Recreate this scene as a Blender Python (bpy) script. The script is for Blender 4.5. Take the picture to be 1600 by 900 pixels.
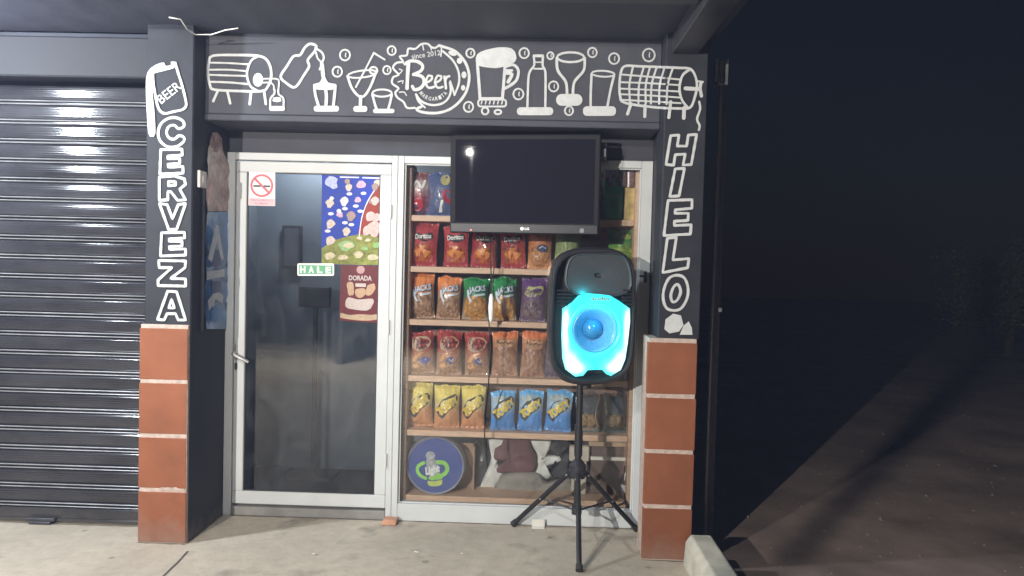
import bpy, bmesh, math, random
from mathutils import Vector, Matrix, noise
random.seed(7)
R = math.radians
for o in list(bpy.data.objects): bpy.data.objects.remove(o)
SC = bpy.context.scene
COL = SC.collection

# ------------------------------------------------------------------ camera
CP = Vector((1.75996, -4.40862, 1.49656)); YAW, PITCH, ROLL, FPX = -0.02494, -0.03056, 0.02511, 1200.0
FW = Vector((math.sin(YAW)*math.cos(PITCH), math.cos(YAW)*math.cos(PITCH), math.sin(PITCH)))
_r0 = Vector((math.cos(YAW), -math.sin(YAW), 0)); _u0 = _r0.cross(FW)
RT = _r0*math.cos(ROLL) + _u0*math.sin(ROLL); UP = _u0*math.cos(ROLL) - _r0*math.sin(ROLL)
cam = bpy.data.cameras.new('camera'); cam.sensor_width = 36; cam.lens = 36*FPX/1600
cam.clip_start = 0.02; cam.clip_end = 500
camo = bpy.data.objects.new('camera', cam); COL.objects.link(camo)
camo.matrix_world = Matrix(((RT.x, UP.x, -FW.x, CP.x), (RT.y, UP.y, -FW.y, CP.y), (RT.z, UP.z, -FW.z, CP.z), (0, 0, 0, 1)))
SC.camera = camo

# ------------------------------------------------------------------ world, light, exposure
W = bpy.data.worlds.new('World'); SC.world = W; W.use_nodes = True
wn = W.node_tree.nodes; wl = W.node_tree.links; wn.clear()
wo = wn.new('ShaderNodeOutputWorld'); wb = wn.new('ShaderNodeBackground'); ws = wn.new('ShaderNodeTexSky')
ws.sky_type = 'NISHITA'; ws.sun_disc = False; ws.sun_elevation = R(60); ws.sun_rotation = R(20)
ws.altitude = 0; ws.air_density = 3.0; ws.dust_density = 0.0; ws.ozone_density = 10
wb.inputs['Strength'].default_value = 0.0006
wm = wn.new('ShaderNodeMix'); wm.data_type = 'RGBA'; wm.blend_type = 'MULTIPLY'; wm.inputs[0].default_value = 1; wm.inputs[7].default_value = (.72, .88, 1.55, 1)
wl.new(ws.outputs[0], wm.inputs[6]); wl.new(wm.outputs[2], wb.inputs[0]); wl.new(wb.outputs[0], wo.inputs[0])
VS = SC.view_settings; VS.view_transform = 'Standard'; VS.look = 'None'; VS.gamma = 1; VS.exposure = 0.38; VS.use_curve_mapping = False
SC.render.engine = 'CYCLES'; SC.cycles.use_denoising = True; SC.cycles.max_bounces = 6; SC.cycles.diffuse_bounces = 3; SC.cycles.glossy_bounces = 3; SC.cycles.transparent_max_bounces = 10; SC.cycles.use_adaptive_sampling = True; SC.cycles.adaptive_threshold = 0.03
SC.cycles.sample_clamp_indirect = 4.0; SC.cycles.caustics_reflective = False; SC.cycles.caustics_refractive = False
LAMP_A = Vector((-1.40, -1.35, 2.52)); POWER_A = 210
LAMP_B = Vector((-0.96, -6.44, 2.3)); POWER_B = 1150
LAMP_C = Vector((0.5, -3.0, 2.58)); POWER_C = 135

# ------------------------------------------------------------------ helpers
def at(px, py, Y):
    d = FW + RT*((px-800)/FPX) - UP*((py-450)/FPX)
    return CP + d*((Y-CP.y)/d.y)
def atx(px, py, X):
    d = FW + RT*((px-800)/FPX) - UP*((py-450)/FPX)
    return CP + d*((X-CP.x)/d.x)
def atz(px, py, Z):
    d = FW + RT*((px-800)/FPX) - UP*((py-450)/FPX)
    return CP + d*((Z-CP.z)/d.z)

MATS = {}
def mat(name, col, rough=0.5, metal=0.0, var=0.12, scale=9.0, bump=0.0, bscale=60.0, spec=0.5, emit=None, estr=0.0, coat=0.0, stretch=None, pos=False, rvar=0.1, dust=None, tone=0.0):
    if name in MATS: return MATS[name]
    m = bpy.data.materials.new(name); m.use_nodes = True; nt = m.node_tree; n = nt.nodes; l = nt.links
    b = n['Principled BSDF']
    b.inputs['Roughness'].default_value = rough; b.inputs['Metallic'].default_value = metal
    b.inputs['Specular IOR Level'].default_value = spec; b.inputs['Coat Weight'].default_value = coat
    tc = n.new('ShaderNodeTexCoord'); src = tc.outputs['Object']
    if pos: src = n.new('ShaderNodeNewGeometry').outputs['Position']
    if stretch:
        mp = n.new('ShaderNodeMapping'); mp.inputs['Scale'].default_value = stretch; l.new(src, mp.inputs[0]); src = mp.outputs[0]
    nz = n.new('ShaderNodeTexNoise'); nz.inputs['Scale'].default_value = scale; nz.inputs['Detail'].default_value = 6; nz.inputs['Roughness'].default_value = 0.62
    l.new(src, nz.inputs['Vector'])
    rp = n.new('ShaderNodeMapRange'); rp.inputs[1].default_value = 0.3; rp.inputs[2].default_value = 0.7
    rp.inputs[3].default_value = 1-var; rp.inputs[4].default_value = 1+var
    l.new(nz.outputs['Fac'], rp.inputs[0])
    mx = n.new('ShaderNodeMix'); mx.data_type = 'RGBA'; mx.blend_type = 'MULTIPLY'; mx.inputs[0].default_value = 1
    mx.inputs[6].default_value = (*col, 1); l.new(rp.outputs[0], mx.inputs[7]); last = mx.outputs[2]
    if tone:
        oi = n.new('ShaderNodeObjectInfo'); t1 = n.new('ShaderNodeMapRange'); l.new(oi.outputs['Random'], t1.inputs[0]); t1.inputs[3].default_value = 1-tone; t1.inputs[4].default_value = 1+tone
        t2 = n.new('ShaderNodeMix'); t2.data_type = 'RGBA'; t2.blend_type = 'MULTIPLY'; t2.inputs[0].default_value = 1; l.new(last, t2.inputs[6]); l.new(t1.outputs[0], t2.inputs[7]); last = t2.outputs[2]
    if dust:
        dcol, z1 = dust
        sx = n.new('ShaderNodeSeparateXYZ'); l.new(src, sx.inputs[0]); n3 = n.new('ShaderNodeTexNoise'); n3.inputs['Scale'].default_value = 13; n3.inputs['Detail'].default_value = 8; l.new(src, n3.inputs['Vector'])
        m1 = n.new('ShaderNodeMath'); m1.operation = 'MULTIPLY_ADD'; l.new(n3.outputs['Fac'], m1.inputs[0]); m1.inputs[1].default_value = z1*1.6; l.new(sx.outputs['Z'], m1.inputs[2])
        m3 = n.new('ShaderNodeMapRange'); l.new(m1.outputs[0], m3.inputs[0]); m3.inputs[1].default_value = z1*.7; m3.inputs[2].default_value = z1*1.7; m3.inputs[3].default_value = .75; m3.inputs[4].default_value = 0
        m4 = n.new('ShaderNodeMix'); m4.data_type = 'RGBA'; l.new(m3.outputs[0], m4.inputs[0]); l.new(last, m4.inputs[6]); m4.inputs[7].default_value = (*dcol, 1); last = m4.outputs[2]
    l.new(last, b.inputs['Base Color'])
    rr = n.new('ShaderNodeMapRange'); rr.inputs[3].default_value = max(0.02, rough-rvar*min(1, rough*2)); rr.inputs[4].default_value = min(1, rough+rvar)
    l.new(nz.outputs['Fac'], rr.inputs[0]); l.new(rr.outputs[0], b.inputs['Roughness'])
    if bump:
        n2 = n.new('ShaderNodeTexNoise'); n2.inputs['Scale'].default_value = bscale; n2.inputs['Detail'].default_value = 5
        l.new(src, n2.inputs['Vector']); bp = n.new('ShaderNodeBump'); bp.inputs['Strength'].default_value = bump; bp.inputs['Distance'].default_value = 0.004
        l.new(n2.outputs['Fac'], bp.inputs['Height']); l.new(bp.outputs[0], b.inputs['Normal'])
    if emit: b.inputs['Emission Color'].default_value = (*emit, 1); b.inputs['Emission Strength'].default_value = estr
    MATS[name] = m; return m

def glassmat(name, tint=(0.9, 0.92, 0.92), ior=1.5, gl=1.0, film=0.0):
    m = bpy.data.materials.new(name); m.use_nodes = True; n = m.node_tree.nodes; l = m.node_tree.links; n.clear()
    o = n.new('ShaderNodeOutputMaterial'); t = n.new('ShaderNodeBsdfTransparent'); g = n.new('ShaderNodeBsdfGlossy')
    t.inputs[0].default_value = (*tint, 1); g.inputs['Roughness'].default_value = 0.02; g.inputs['Color'].default_value = (gl, gl, gl, 1)
    f = n.new('ShaderNodeFresnel'); f.inputs[0].default_value = ior; x = n.new('ShaderNodeMixShader')
    l.new(f.outputs[0], x.inputs[0]); last = t.outputs[0]
    if film:                                       # smears and dust on the pane
        d = n.new('ShaderNodeBsdfDiffuse'); d.inputs[0].default_value = (.55, .58, .62, 1); tc = n.new('ShaderNodeTexCoord'); mp = n.new('ShaderNodeMapping'); mp.inputs['Scale'].default_value = (2.2, 1, 1.3); mp.inputs['Rotation'].default_value = (0, .5, 0)
        l.new(tc.outputs['Object'], mp.inputs[0]); q = n.new('ShaderNodeTexNoise'); q.inputs['Scale'].default_value = 2.6; q.inputs['Detail'].default_value = 7; q.inputs['Distortion'].default_value = 1.6; l.new(mp.outputs[0], q.inputs['Vector'])
        r = n.new('ShaderNodeMapRange'); l.new(q.outputs['Fac'], r.inputs[0]); r.inputs[1].default_value = .38; r.inputs[2].default_value = .72; r.inputs[3].default_value = film*.12; r.inputs[4].default_value = film
        y = n.new('ShaderNodeMixShader'); l.new(r.outputs[0], y.inputs[0]); l.new(t.outputs[0], y.inputs[1]); l.new(d.outputs[0], y.inputs[2]); last = y.outputs[0]
    l.new(last, x.inputs[1]); l.new(g.outputs[0], x.inputs[2]); l.new(x.outputs[0], o.inputs[0]); return m

class MB:
    def __init__(s): s.v = []; s.f = []
    def add(s, vs, fs):
        k = len(s.v); s.v += [tuple(v) for v in vs]; s.f += [tuple(i+k for i in f) for f in fs]; return s
    def box(s, x0, x1, y0, y1, z0, z1):
        return s.add([(x0,y0,z0),(x1,y0,z0),(x1,y1,z0),(x0,y1,z0),(x0,y0,z1),(x1,y0,z1),(x1,y1,z1),(x0,y1,z1)],
                     [(3,2,1,0),(4,5,6,7),(0,1,5,4),(1,2,6,5),(2,3,7,6),(3,0,4,7)])
    def tube(s, pts, r, n=10, cap=True):
        pts = [Vector(p) for p in pts]; rs = r if isinstance(r, (list, tuple)) else [r]*len(pts)
        k = len(s.v); a = None
        for i, p in enumerate(pts):
            d = (pts[min(i+1, len(pts)-1)] - pts[max(i-1, 0)]).normalized()
            if a is None: a = d.orthogonal().normalized()
            a = (a - d*a.dot(d)).normalized(); b = d.cross(a)
            for j in range(n):
                t = 2*math.pi*j/n; s.v.append(tuple(p + (a*math.cos(t)+b*math.sin(t))*rs[i]))
        for i in range(len(pts)-1):
            for j in range(n):
                s.f.append((k+i*n+j, k+i*n+(j+1)%n, k+(i+1)*n+(j+1)%n, k+(i+1)*n+j))
        if cap:
            s.f.append(tuple(k+j for j in reversed(range(n)))); s.f.append(tuple(k+(len(pts)-1)*n+j for j in range(n)))
        return s
    def prism(s, poly, y0, y1, axis='y'):      # poly in (x,z), extruded along y
        n = len(poly); k = len(s.v)
        for Y in (y0, y1):
            for (x, z) in poly: s.v.append((x, Y, z) if axis == 'y' else (Y, x, z))
        s.f.append(tuple(k+i for i in range(n))); s.f.append(tuple(k+n+i for i in reversed(range(n))))
        for i in range(n): j = (i+1) % n; s.f.append((k+i, k+n+i, k+n+j, k+j))
        return s
    def lathe(s, prof, c, axis='z', n=32):     # prof (r, h)
        k = len(s.v); m = len(prof)
        for i in range(n):
            t = 2*math.pi*i/n; ct, st = math.cos(t), math.sin(t)
            for (r, h) in prof:
                s.v.append((c[0]+r*ct, c[1]+r*st, c[2]+h) if axis == 'z' else (c[0]+r*ct, c[1]+h, c[2]+r*st))
        for i in range(n):
            j = (i+1) % n
            for q in range(m-1): s.f.append((k+i*m+q, k+j*m+q, k+j*m+q+1, k+i*m+q+1))
        return s

def wbase(p):
    v = Vector((0, 0, 0))
    while p is not None: v += p.location; p = p.parent
    return v
def obj(name, mb, m, parent=None, bevel=0, smooth=False, local=False, loc=None, seg=1):
    off = Vector((0, 0, 0)) if (local or parent is None) else wbase(parent)
    if loc is not None: off = off + Vector(loc) if not local else Vector((0, 0, 0))
    me = bpy.data.meshes.new(name)
    me.from_pydata([(v[0]-off.x, v[1]-off.y, v[2]-off.z) for v in mb.v], [], mb.f)
    bm = bmesh.new(); bm.from_mesh(me)
    bmesh.ops.recalc_face_normals(bm, faces=bm.faces)
    if bevel:
        es = [e for e in bm.edges if len(e.link_faces) == 2 and e.calc_face_angle(0) > 0.5]
        bmesh.ops.bevel(bm, geom=es, offset=bevel, segments=seg, affect='EDGES', profile=0.5)
    bm.to_mesh(me); bm.free()
    if smooth:
        for p in me.polygons: p.use_smooth = True
        if smooth == 'auto':
            try: me.set_sharp_from_angle(angle=R(35))
            except Exception: pass
    if m: me.materials.append(m)
    o = bpy.data.objects.new(name, me); COL.objects.link(o); o.parent = parent
    if loc is not None: o.location = loc
    return o
def dup(o, parent, loc, name=None):
    c = o.copy(); COL.objects.link(c); c.parent = parent; c.location = loc; return c
def tag(o, label=None, cat=None, group=None, kind=None):
    if label: o['label'] = label
    if cat: o['category'] = cat
    if group: o['group'] = group
    if kind: o['kind'] = kind
    return o
def thing(name, loc, label, cat, group=None, rotz=0):
    o = bpy.data.objects.new(name, None); COL.objects.link(o); o.location = loc; o.rotation_euler = (0, 0, rotz)
    o.empty_display_size = 0.1
    return tag(o, label, cat, group)

# 2D ribbons and fills (painted marks), mapped on to a surface
def smooth_pts(P, closed, step):
    n = len(P); out = []
    rng = n if closed else n-1
    for i in range(rng):
        p0 = P[(i-1) % n] if (closed or i > 0) else P[i]
        p1 = P[i]; p2 = P[(i+1) % n]; p3 = P[(i+2) % n] if (closed or i+2 < n) else p2
        L = math.hypot(p2[0]-p1[0], p2[1]-p1[1]); k = max(1, int(L/step))
        for j in range(k):
            t = j/k; t2 = t*t; t3 = t2*t
            out.append(tuple(0.5*((2*p1[c]) + (-p0[c]+p2[c])*t + (2*p0[c]-5*p1[c]+4*p2[c]-p3[c])*t2 + (-p0[c]+3*p1[c]-3*p2[c]+p3[c])*t3) for c in (0, 1)))
    if not closed: out.append(tuple(P[-1]))
    return out
def line_pts(P, closed, step):
    n = len(P); out = []
    for i in range(n if closed else n-1):
        p1 = P[i]; p2 = P[(i+1) % n]; L = math.hypot(p2[0]-p1[0], p2[1]-p1[1]); k = max(1, int(L/step))
        for j in range(k): out.append((p1[0]+(p2[0]-p1[0])*j/k, p1[1]+(p2[1]-p1[1])*j/k))
    if not closed: out.append(tuple(P[-1]))
    return out
_ec = [0]
def ribbon(mb, P, w, mp, closed=False, curve=True, step=3.0, rag=0.06):
    Q = (smooth_pts if curve else line_pts)(P, closed, step); n = len(Q)
    if n < 2: return
    _ec[0] = (_ec[0]+1) % 9; e0 = 0.0022+0.0004*_ec[0]
    T = []
    for i in range(n):
        a = Q[(i-1) % n] if (closed or i > 0) else Q[i]; b = Q[(i+1) % n] if (closed or i < n-1) else Q[i]
        dx, dy = b[0]-a[0], b[1]-a[1]; L = math.hypot(dx, dy) or 1; T.append((dx/L, dy/L))
    pairs = []
    def pr(c, t, hw, hw2=None): pairs.append(((c[0]-t[1]*hw, c[1]+t[0]*hw), (c[0]+t[1]*hw, c[1]-t[0]*hw)))
    if not closed:
        for s_ in (1.35, 0.8, 0.35): pr((Q[0][0]-T[0][0]*math.sin(s_)*w/2, Q[0][1]-T[0][1]*math.sin(s_)*w/2), T[0], w/2*math.cos(s_))
    for i in range(n):
        hw = w/2*(1+rag*(noise.noise((Q[i][0]*0.12, Q[i][1]*0.12, w))*2)); pr(Q[i], T[i], hw)
    if not closed:
        for s_ in (0.35, 0.8, 1.35): pr((Q[-1][0]+T[-1][0]*math.sin(s_)*w/2, Q[-1][1]+T[-1][1]*math.sin(s_)*w/2), T[-1], w/2*math.cos(s_))
    k = len(mb.v); m = len(pairs)
    for i, (a, b) in enumerate(pairs):
        e = e0+0.0009*i/m
        mb.v.append(tuple(mp(a[0], a[1], e))); mb.v.append(tuple(mp(b[0], b[1], e)))
    for i in range(m-1 if not closed else m):
        j = (i+1) % m; mb.f.append((k+2*i, k+2*i+1, k+2*j+1, k+2*j))
def fill(mb, P, mp, curve=True, step=4.0, e=None):
    Q = smooth_pts(P, True, step) if curve else P
    if e is None: _ec[0] = (_ec[0]+1) % 9; e = 0.0021+0.0004*_ec[0]
    k = len(mb.v); mb.v += [tuple(mp(a, b, e)) for a, b in Q]; mb.f.append(tuple(range(k, k+len(Q))))
def ell(cx, cy, rx, ry, n=14, rot=0):
    c, s = math.cos(rot), math.sin(rot)
    return [(cx+rx*math.cos(t)*c-ry*math.sin(t)*s, cy+rx*math.cos(t)*s+ry*math.sin(t)*c) for t in [2*math.pi*i/n for i in range(n)]]
def rrect(x0, x1, y0, y1, r):
    out = []
    for cx, cy, a in ((x1-r, y0+r, -90), (x1-r, y1-r, 0), (x0+r, y1-r, 90), (x0+r, y0+r, 180)):
        for k in range(5): t = R(a+22.5*k); out.append((cx+r*math.cos(t), cy+r*math.sin(t)))
    return out
_tc = {}
def text2d(s, bold=0.02, shear=0.0):
    key = (s, bold, shear)
    if key in _tc: return _tc[key]
    cu = bpy.data.curves.new('txt', 'FONT'); cu.body = s; cu.size = 1; cu.offset = bold; cu.shear = shear; cu.resolution_u = 3
    cu.align_x = 'CENTER'; cu.align_y = 'CENTER'
    o = bpy.data.objects.new('txt', cu); COL.objects.link(o)
    dg = bpy.context.evaluated_depsgraph_get(); dg.update(); me = bpy.data.meshes.new_from_object(o.evaluated_get(dg))
    vs = [(v.co.x, v.co.y) for v in me.vertices]; fs = [tuple(p.vertices) for p in me.polygons]
    bpy.data.objects.remove(o); bpy.data.curves.remove(cu); bpy.data.meshes.remove(me)
    x0 = min(v[0] for v in vs); x1 = max(v[0] for v in vs); y0 = min(v[1] for v in vs); y1 = max(v[1] for v in vs)
    vs = [((x-(x0+x1)/2)/(x1-x0), (y-(y0+y1)/2)/(y1-y0)) for x, y in vs]     # unit box, y up
    _tc[key] = (vs, fs); return vs, fs
def text(mb, s, cx, cy, w, h, mp, rot=0.0, bold=0.02, shear=0.0, e=0.003, up=-1, arc=0.0):
    vs, fs = text2d(s, bold, shear); c, sn = math.cos(rot), math.sin(rot); k = len(mb.v)
    for x, y in vs:
        X, Y = x*w, y*h + arc*(x*x*4-0.33)
        Xr, Yr = X*c-Y*sn, X*sn+Y*c
        mb.v.append(tuple(mp(cx+Xr, cy+up*Yr, e)))
    mb.f += [tuple(i+k for i in f) for f in fs]

# ------------------------------------------------------------------ materials
def concrete_mat():
    m = bpy.data.materials.new('concrete_floor'); m.use_nodes = True; n = m.node_tree.nodes; l = m.node_tree.links; b = n['Principled BSDF']
    tc = n.new('ShaderNodeTexCoord')
    def nz(sc, det=8, ro=0.6):
        q = n.new('ShaderNodeTexNoise'); q.inputs['Scale'].default_value = sc; q.inputs['Detail'].default_value = det; q.inputs['Roughness'].default_value = ro
        l.new(tc.outputs['Object'], q.inputs['Vector']); return q.outputs['Fac']
    r1 = n.new('ShaderNodeValToRGB'); l.new(nz(1.6), r1.inputs[0])
    e = r1.color_ramp.elements; e[0].position = 0.3; e[0].color = (0.39, 0.34, 0.27, 1); e[1].position = 0.72; e[1].color = (0.56, 0.495, 0.40, 1)
    r2 = n.new('ShaderNodeMapRange'); l.new(nz(14, 8, 0.7), r2.inputs[0]); r2.inputs[1].default_value = 0.3; r2.inputs[2].default_value = 0.7; r2.inputs[3].default_value = 0.86; r2.inputs[4].default_value = 1.1
    mx = n.new('ShaderNodeMix'); mx.data_type = 'RGBA'; mx.blend_type = 'MULTIPLY'; mx.inputs[0].default_value = 1
    l.new(r1.outputs[0], mx.inputs[6]); l.new(r2.outputs[0], mx.inputs[7])
    r3 = n.new('ShaderNodeMapRange'); l.new(nz(3.1, 5, 0.55), r3.inputs[0]); r3.inputs[1].default_value = 0.57; r3.inputs[2].default_value = 0.70; r3.inputs[3].default_value = 1.0; r3.inputs[4].default_value = 0.6
    m2 = n.new('ShaderNodeMix'); m2.data_type = 'RGBA'; m2.blend_type = 'MULTIPLY'; m2.inputs[0].default_value = 1
    l.new(mx.outputs[2], m2.inputs[6]); l.new(r3.outputs[0], m2.inputs[7]); vo = n.new('ShaderNodeTexVoronoi'); vo.inputs['Scale'].default_value = 3.4; l.new(tc.outputs['Object'], vo.inputs['Vector'])
    r5 = n.new('ShaderNodeMapRange'); l.new(vo.outputs['Distance'], r5.inputs[0]); r5.inputs[1].default_value = .05; r5.inputs[2].default_value = .075; r5.inputs[3].default_value = .62; r5.inputs[4].default_value = 1
    r6 = n.new('ShaderNodeMapRange'); l.new(nz(55, 6, .75), r6.inputs[0]); r6.inputs[1].default_value = .25; r6.inputs[2].default_value = .6; r6.inputs[3].default_value = .9; r6.inputs[4].default_value = 1.04
    m5 = n.new('ShaderNodeMath'); m5.operation = 'MULTIPLY'; l.new(r5.outputs[0], m5.inputs[0]); l.new(r6.outputs[0], m5.inputs[1])
    m6 = n.new('ShaderNodeMix'); m6.data_type = 'RGBA'; m6.blend_type = 'MULTIPLY'; m6.inputs[0].default_value = 1; l.new(m2.outputs[2], m6.inputs[6]); l.new(m5.outputs[0], m6.inputs[7]); l.new(m6.outputs[2], b.inputs['Base Color'])
    b.inputs['Roughness'].default_value = 0.75
    bp = n.new('ShaderNodeBump'); bp.inputs['Strength'].default_value = 0.35; bp.inputs['Distance'].default_value = 0.006
    l.new(nz(26, 10, 0.7), bp.inputs['Height']); l.new(bp.outputs[0], b.inputs['Normal']); return m
M_conc = concrete_mat()
M_dirt = mat('yard_dirt', (0.26, 0.195, 0.16), 0.9, var=0.45, scale=1.4, bump=0.9, bscale=9)
M_black = mat('black_wall_paint', (0.022, 0.024, 0.031), 0.65, spec=.3, var=0.3, scale=5, bump=0.25, bscale=25, pos=True, dust=((.16, .14, .12), .1))  # pillar copy of the black paint, darkened to offset the near lamp
M_black2 = mat('black_plaster', (0.046, 0.048, 0.062), 0.7, var=0.3, scale=3, bump=0.4, bscale=14)  # same black paint as the pillars, kept lighter where lamps reach less
M_white = mat('mural_white', (0.50, 0.51, 0.51), 0.6, var=0.1, scale=30)
M_tile = mat('terracotta_tile', (0.225, 0.078, 0.037), 0.55, spec=.25, tone=.13, var=0.16, scale=5, bump=0.15, bscale=90, pos=True, dust=((.23, .15, .115), .17))
M_mortar = mat('mortar', (0.46, 0.36, 0.31), 0.9, var=0.25, scale=30, bump=0.6, bscale=80)
M_alu = mat('white_aluminium', (0.54, 0.56, 0.56), 0.5, var=0.06, scale=5)
M_dark = mat('dark_gasket', (0.03, 0.03, 0.03), 0.6)
M_shut = mat('shutter_metal', (0.026, 0.026, 0.030), 0.11, metal=0.0, spec=0.6, var=0.5, scale=2.2, stretch=(1, 1, 3), bump=0.04, bscale=12, pos=True, rvar=.025, dust=((.06, .055, .05), .3))
M_steel = mat('steel_dark', (0.07, 0.07, 0.08), 0.4, metal=0.6, var=0.3)
M_galv = mat('galvanised', (0.38, 0.39, 0.41), 0.4, metal=0.8, var=0.2)
M_roof = mat('roof_sheet', (0.042, 0.044, 0.06), 0.6, metal=0.0, var=0.2)
M_wood = mat('shelf_wood', (0.62, 0.42, 0.29), 0.5, var=0.2, scale=6, stretch=(1.2, 12, 12), bump=0.08, bscale=20)
M_back = mat('shelf_back_board', (0.27, 0.165, 0.125), 0.7, var=0.2, scale=6)
M_glass = glassmat('clear_glass', (.975, .98, .98), film=.018); M_glass_d = glassmat('door_glass', (0.58, 0.605, 0.63), 1.45, film=.045)
M_blackpl = mat('black_plastic', (0.022, 0.022, 0.026), 0.42, var=0.15, scale=40, bump=0.1, bscale=250)
M_rubber = mat('rubber', (0.02, 0.02, 0.02), 0.8)
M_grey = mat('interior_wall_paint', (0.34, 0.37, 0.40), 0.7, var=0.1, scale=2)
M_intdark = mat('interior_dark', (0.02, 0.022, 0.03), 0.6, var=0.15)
M_wht = mat('white_plastic', (0.72, 0.71, 0.66), 0.45, var=0.06)

# ------------------------------------------------------------------ ground and floor
g = tag(obj('ground', MB().box(-40, 40, -40, 40, -0.6, -0.05), M_dirt), kind='structure')
PAVX = 2.70
fl = tag(obj('pavement', MB().box(-7, PAVX, -9, 3.2, -0.4, 0.0), M_conc), kind='structure')

# ------------------------------------------------------------------ shop building
shop = thing('shop_building', (1.2, 0, 0), 'black painted corner shop front with terracotta tiled pillars and white bar mural', 'shop')
YP, YL, ZL = -0.475, -0.34, 2.223
XI = 2.412
ZC = 2.66
pilL = obj('pillar', MB().box(-0.245, 0.0, YP, 0.12, 0.0, ZC+0.05), M_black, shop, bevel=0.006)
pilR = obj('pillar', MB().box(XI, 2.625, YP, -0.25, 1.136, ZC+0.05).box(2.376, 2.6, YP+0.004, -0.25, 0.0, 1.132), M_black, shop, bevel=0.005)
lint = obj('lintel', MB().box(0.0, XI, YL, 0.1, ZL+0.036, ZC+0.05), M_black2, shop, bevel=0.004)
obj('lintel_trim', MB().box(0.0, XI, YL-0.008, 0.1, ZL, ZL+0.034), M_black2, lint, bevel=0.004)
obj('head_wall', MB().box(0.0, 2.46, 0.003, 0.1, 2.103, ZL), M_black2, shop)
obj('side_wall', MB().box(2.434, 2.62, -0.248, 3.0, 0.0, ZC), M_black2, shop)
obj('shutter_wall', MB().box(-7, -0.247, -0.2, 0.0, 2.45, ZC+0.05).box(-7, -2.7, -0.3, -0.02, 0, 2.57), M_black2, shop)

# tiles with mortar
def tile_mesh(w, h, t):
    return MB().box(0, w, 0, t, 0, h)
tp = 1.136/4
first = None
for pil, x0, w in ((pilL, -0.256, 0.256), (pilR, 2.362, 0.25)):
    obj('mortar_bed', MB().box(x0+0.004, x0+w-0.004, -0.4955, YP+0.05 if pil is pilL else -0.30, 0.0, 1.141), M_mortar, pil, bevel=0.002)
    for k in range(4):
        jit = random.uniform(-0.0015, 0.0015)
        loc = Vector((x0+jit, -0.4975+random.uniform(-.001, .001), k*tp+0.004)) - wbase(pil)
        if first is None:
            first = obj('tile', tile_mesh(0.252, tp-0.019, 0.03), M_tile, pil, bevel=0.003, local=True); first.location = loc; t = first
        else: t = dup(first, pil, loc)
        t.rotation_euler = (0, random.uniform(-.004, .004), 0)
# broken mortar smear on the left pillar
sm = MB()
for k in range(9):
    x = -0.02-0.013*k; h = random.uniform(.006, .016); sm.add([(x-.02, -.4993, tp-.006), (x+.012, -.4993, tp-.006), (x+.008, -.5015, tp+h), (x-.012, -.5005, tp+h*.9)], [(0, 1, 2, 3)])
obj('mortar_smear', sm, M_mortar, pilL)

# ---- painted mural
def lin_map(px, py, e):
    P = at(px, py, YP-e)
    if P.x >= XI: return P
    Q = at(px, py, YL-e)
    if Q.x <= XI-e: return Q
    return atx(px, py, XI-e)
def pil_map(px, py, e): return at(px, py, YP-e)
C1 = lambda p: (200+p[0]/4.4444, 50+p[1]/4.4444)
C2 = lambda p: (520+p[0]/5, 50+p[1]/5)
C3 = lambda p: (820+p[0]/5, 50+p[1]/5)
def item(name, strokes, fills, cv, sc, parent=lint, mp=lin_map, extra=None):
    mb = MB()
    for s in strokes:
        w, pts = s[0], s[1]; cl = len(s) > 2 and 'c' in s[2]; cu = not (len(s) > 2 and 'l' in s[2])
        ribbon(mb, [cv(p) for p in pts], w/sc*.88, mp, cl, cu)
    for f in fills: fill(mb, [cv(p) for p in f], mp)
    if extra: extra(mb)
    return obj(name, mb, M_white, parent)
# left barrel
item('painted_barrel', [
    (20, [(590,165),(760,160),(900,165),(960,190),(990,250),(993,320),(970,380),(930,410),(780,410),(600,400),(570,370),(555,290),(562,210)], 'c'),
    (18, [(905,168),(855,200),(826,290),(850,375),(900,408)]),
    (14, [(575,213),(700,216),(840,225)]), (14, [(568,262),(700,262),(828,272)]), (14, [(565,297),(700,302),(822,305)]), (16, [(568,346),(700,350),(836,362)]),
    (20, [(622,412),(592,480)]), (20, [(690,412),(710,495)]), (22, [(855,416),(845,500)]), (20, [(945,412),(957,500)]),
    (12, [(930,325),(1030,325),(1048,345),(1044,400)]), (12, [(930,352),(995,352),(1012,372),(1012,400)])],
    [ell(903, 332, 36, 48)], C1, 4.444)
item('painted_flask', [(15, [(1018,400),(1015,432),(990,460),(988,520)]), (15, [(1044,400),(1046,432),(1078,460),(1080,520)])],
     [rrect(980, 1090, 514, 548, 15), [(1008,455),(1060,455),(1066,480),(1035,488),(1002,480)]], C1, 4.444)
item('painted_bottle', [(20, [(1060,310),(1105,235),(1150,168),(1195,160),(1228,108),(1265,82),(1308,98),(1293,138),(1248,195),(1258,238),(1215,310),(1180,365),(1150,385),(1100,355)], 'c'),
     (16, [(1300,112),(1345,140),(1360,180),(1345,215)]), (14, [(1305,140),(1318,185),(1345,215),(1330,260)]), (26, [(1345,215),(1350,270),(1360,350)]), (14,[(1355,230),(1362,300)])], [], C1, 4.444)
item('painted_glass', [(22, [(1295,372),(1300,430),(1325,520)]), (22, [(1440,372),(1434,440),(1425,520)]), (26, [(1372,395),(1378,450),(1375,510)])],
     [[(1286,362),(1330,350),(1360,300),(1390,350),(1442,362),(1430,398),(1380,402),(1300,396)], rrect(1290, 1465, 512, 553, 18)], C1, 4.444)
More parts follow.
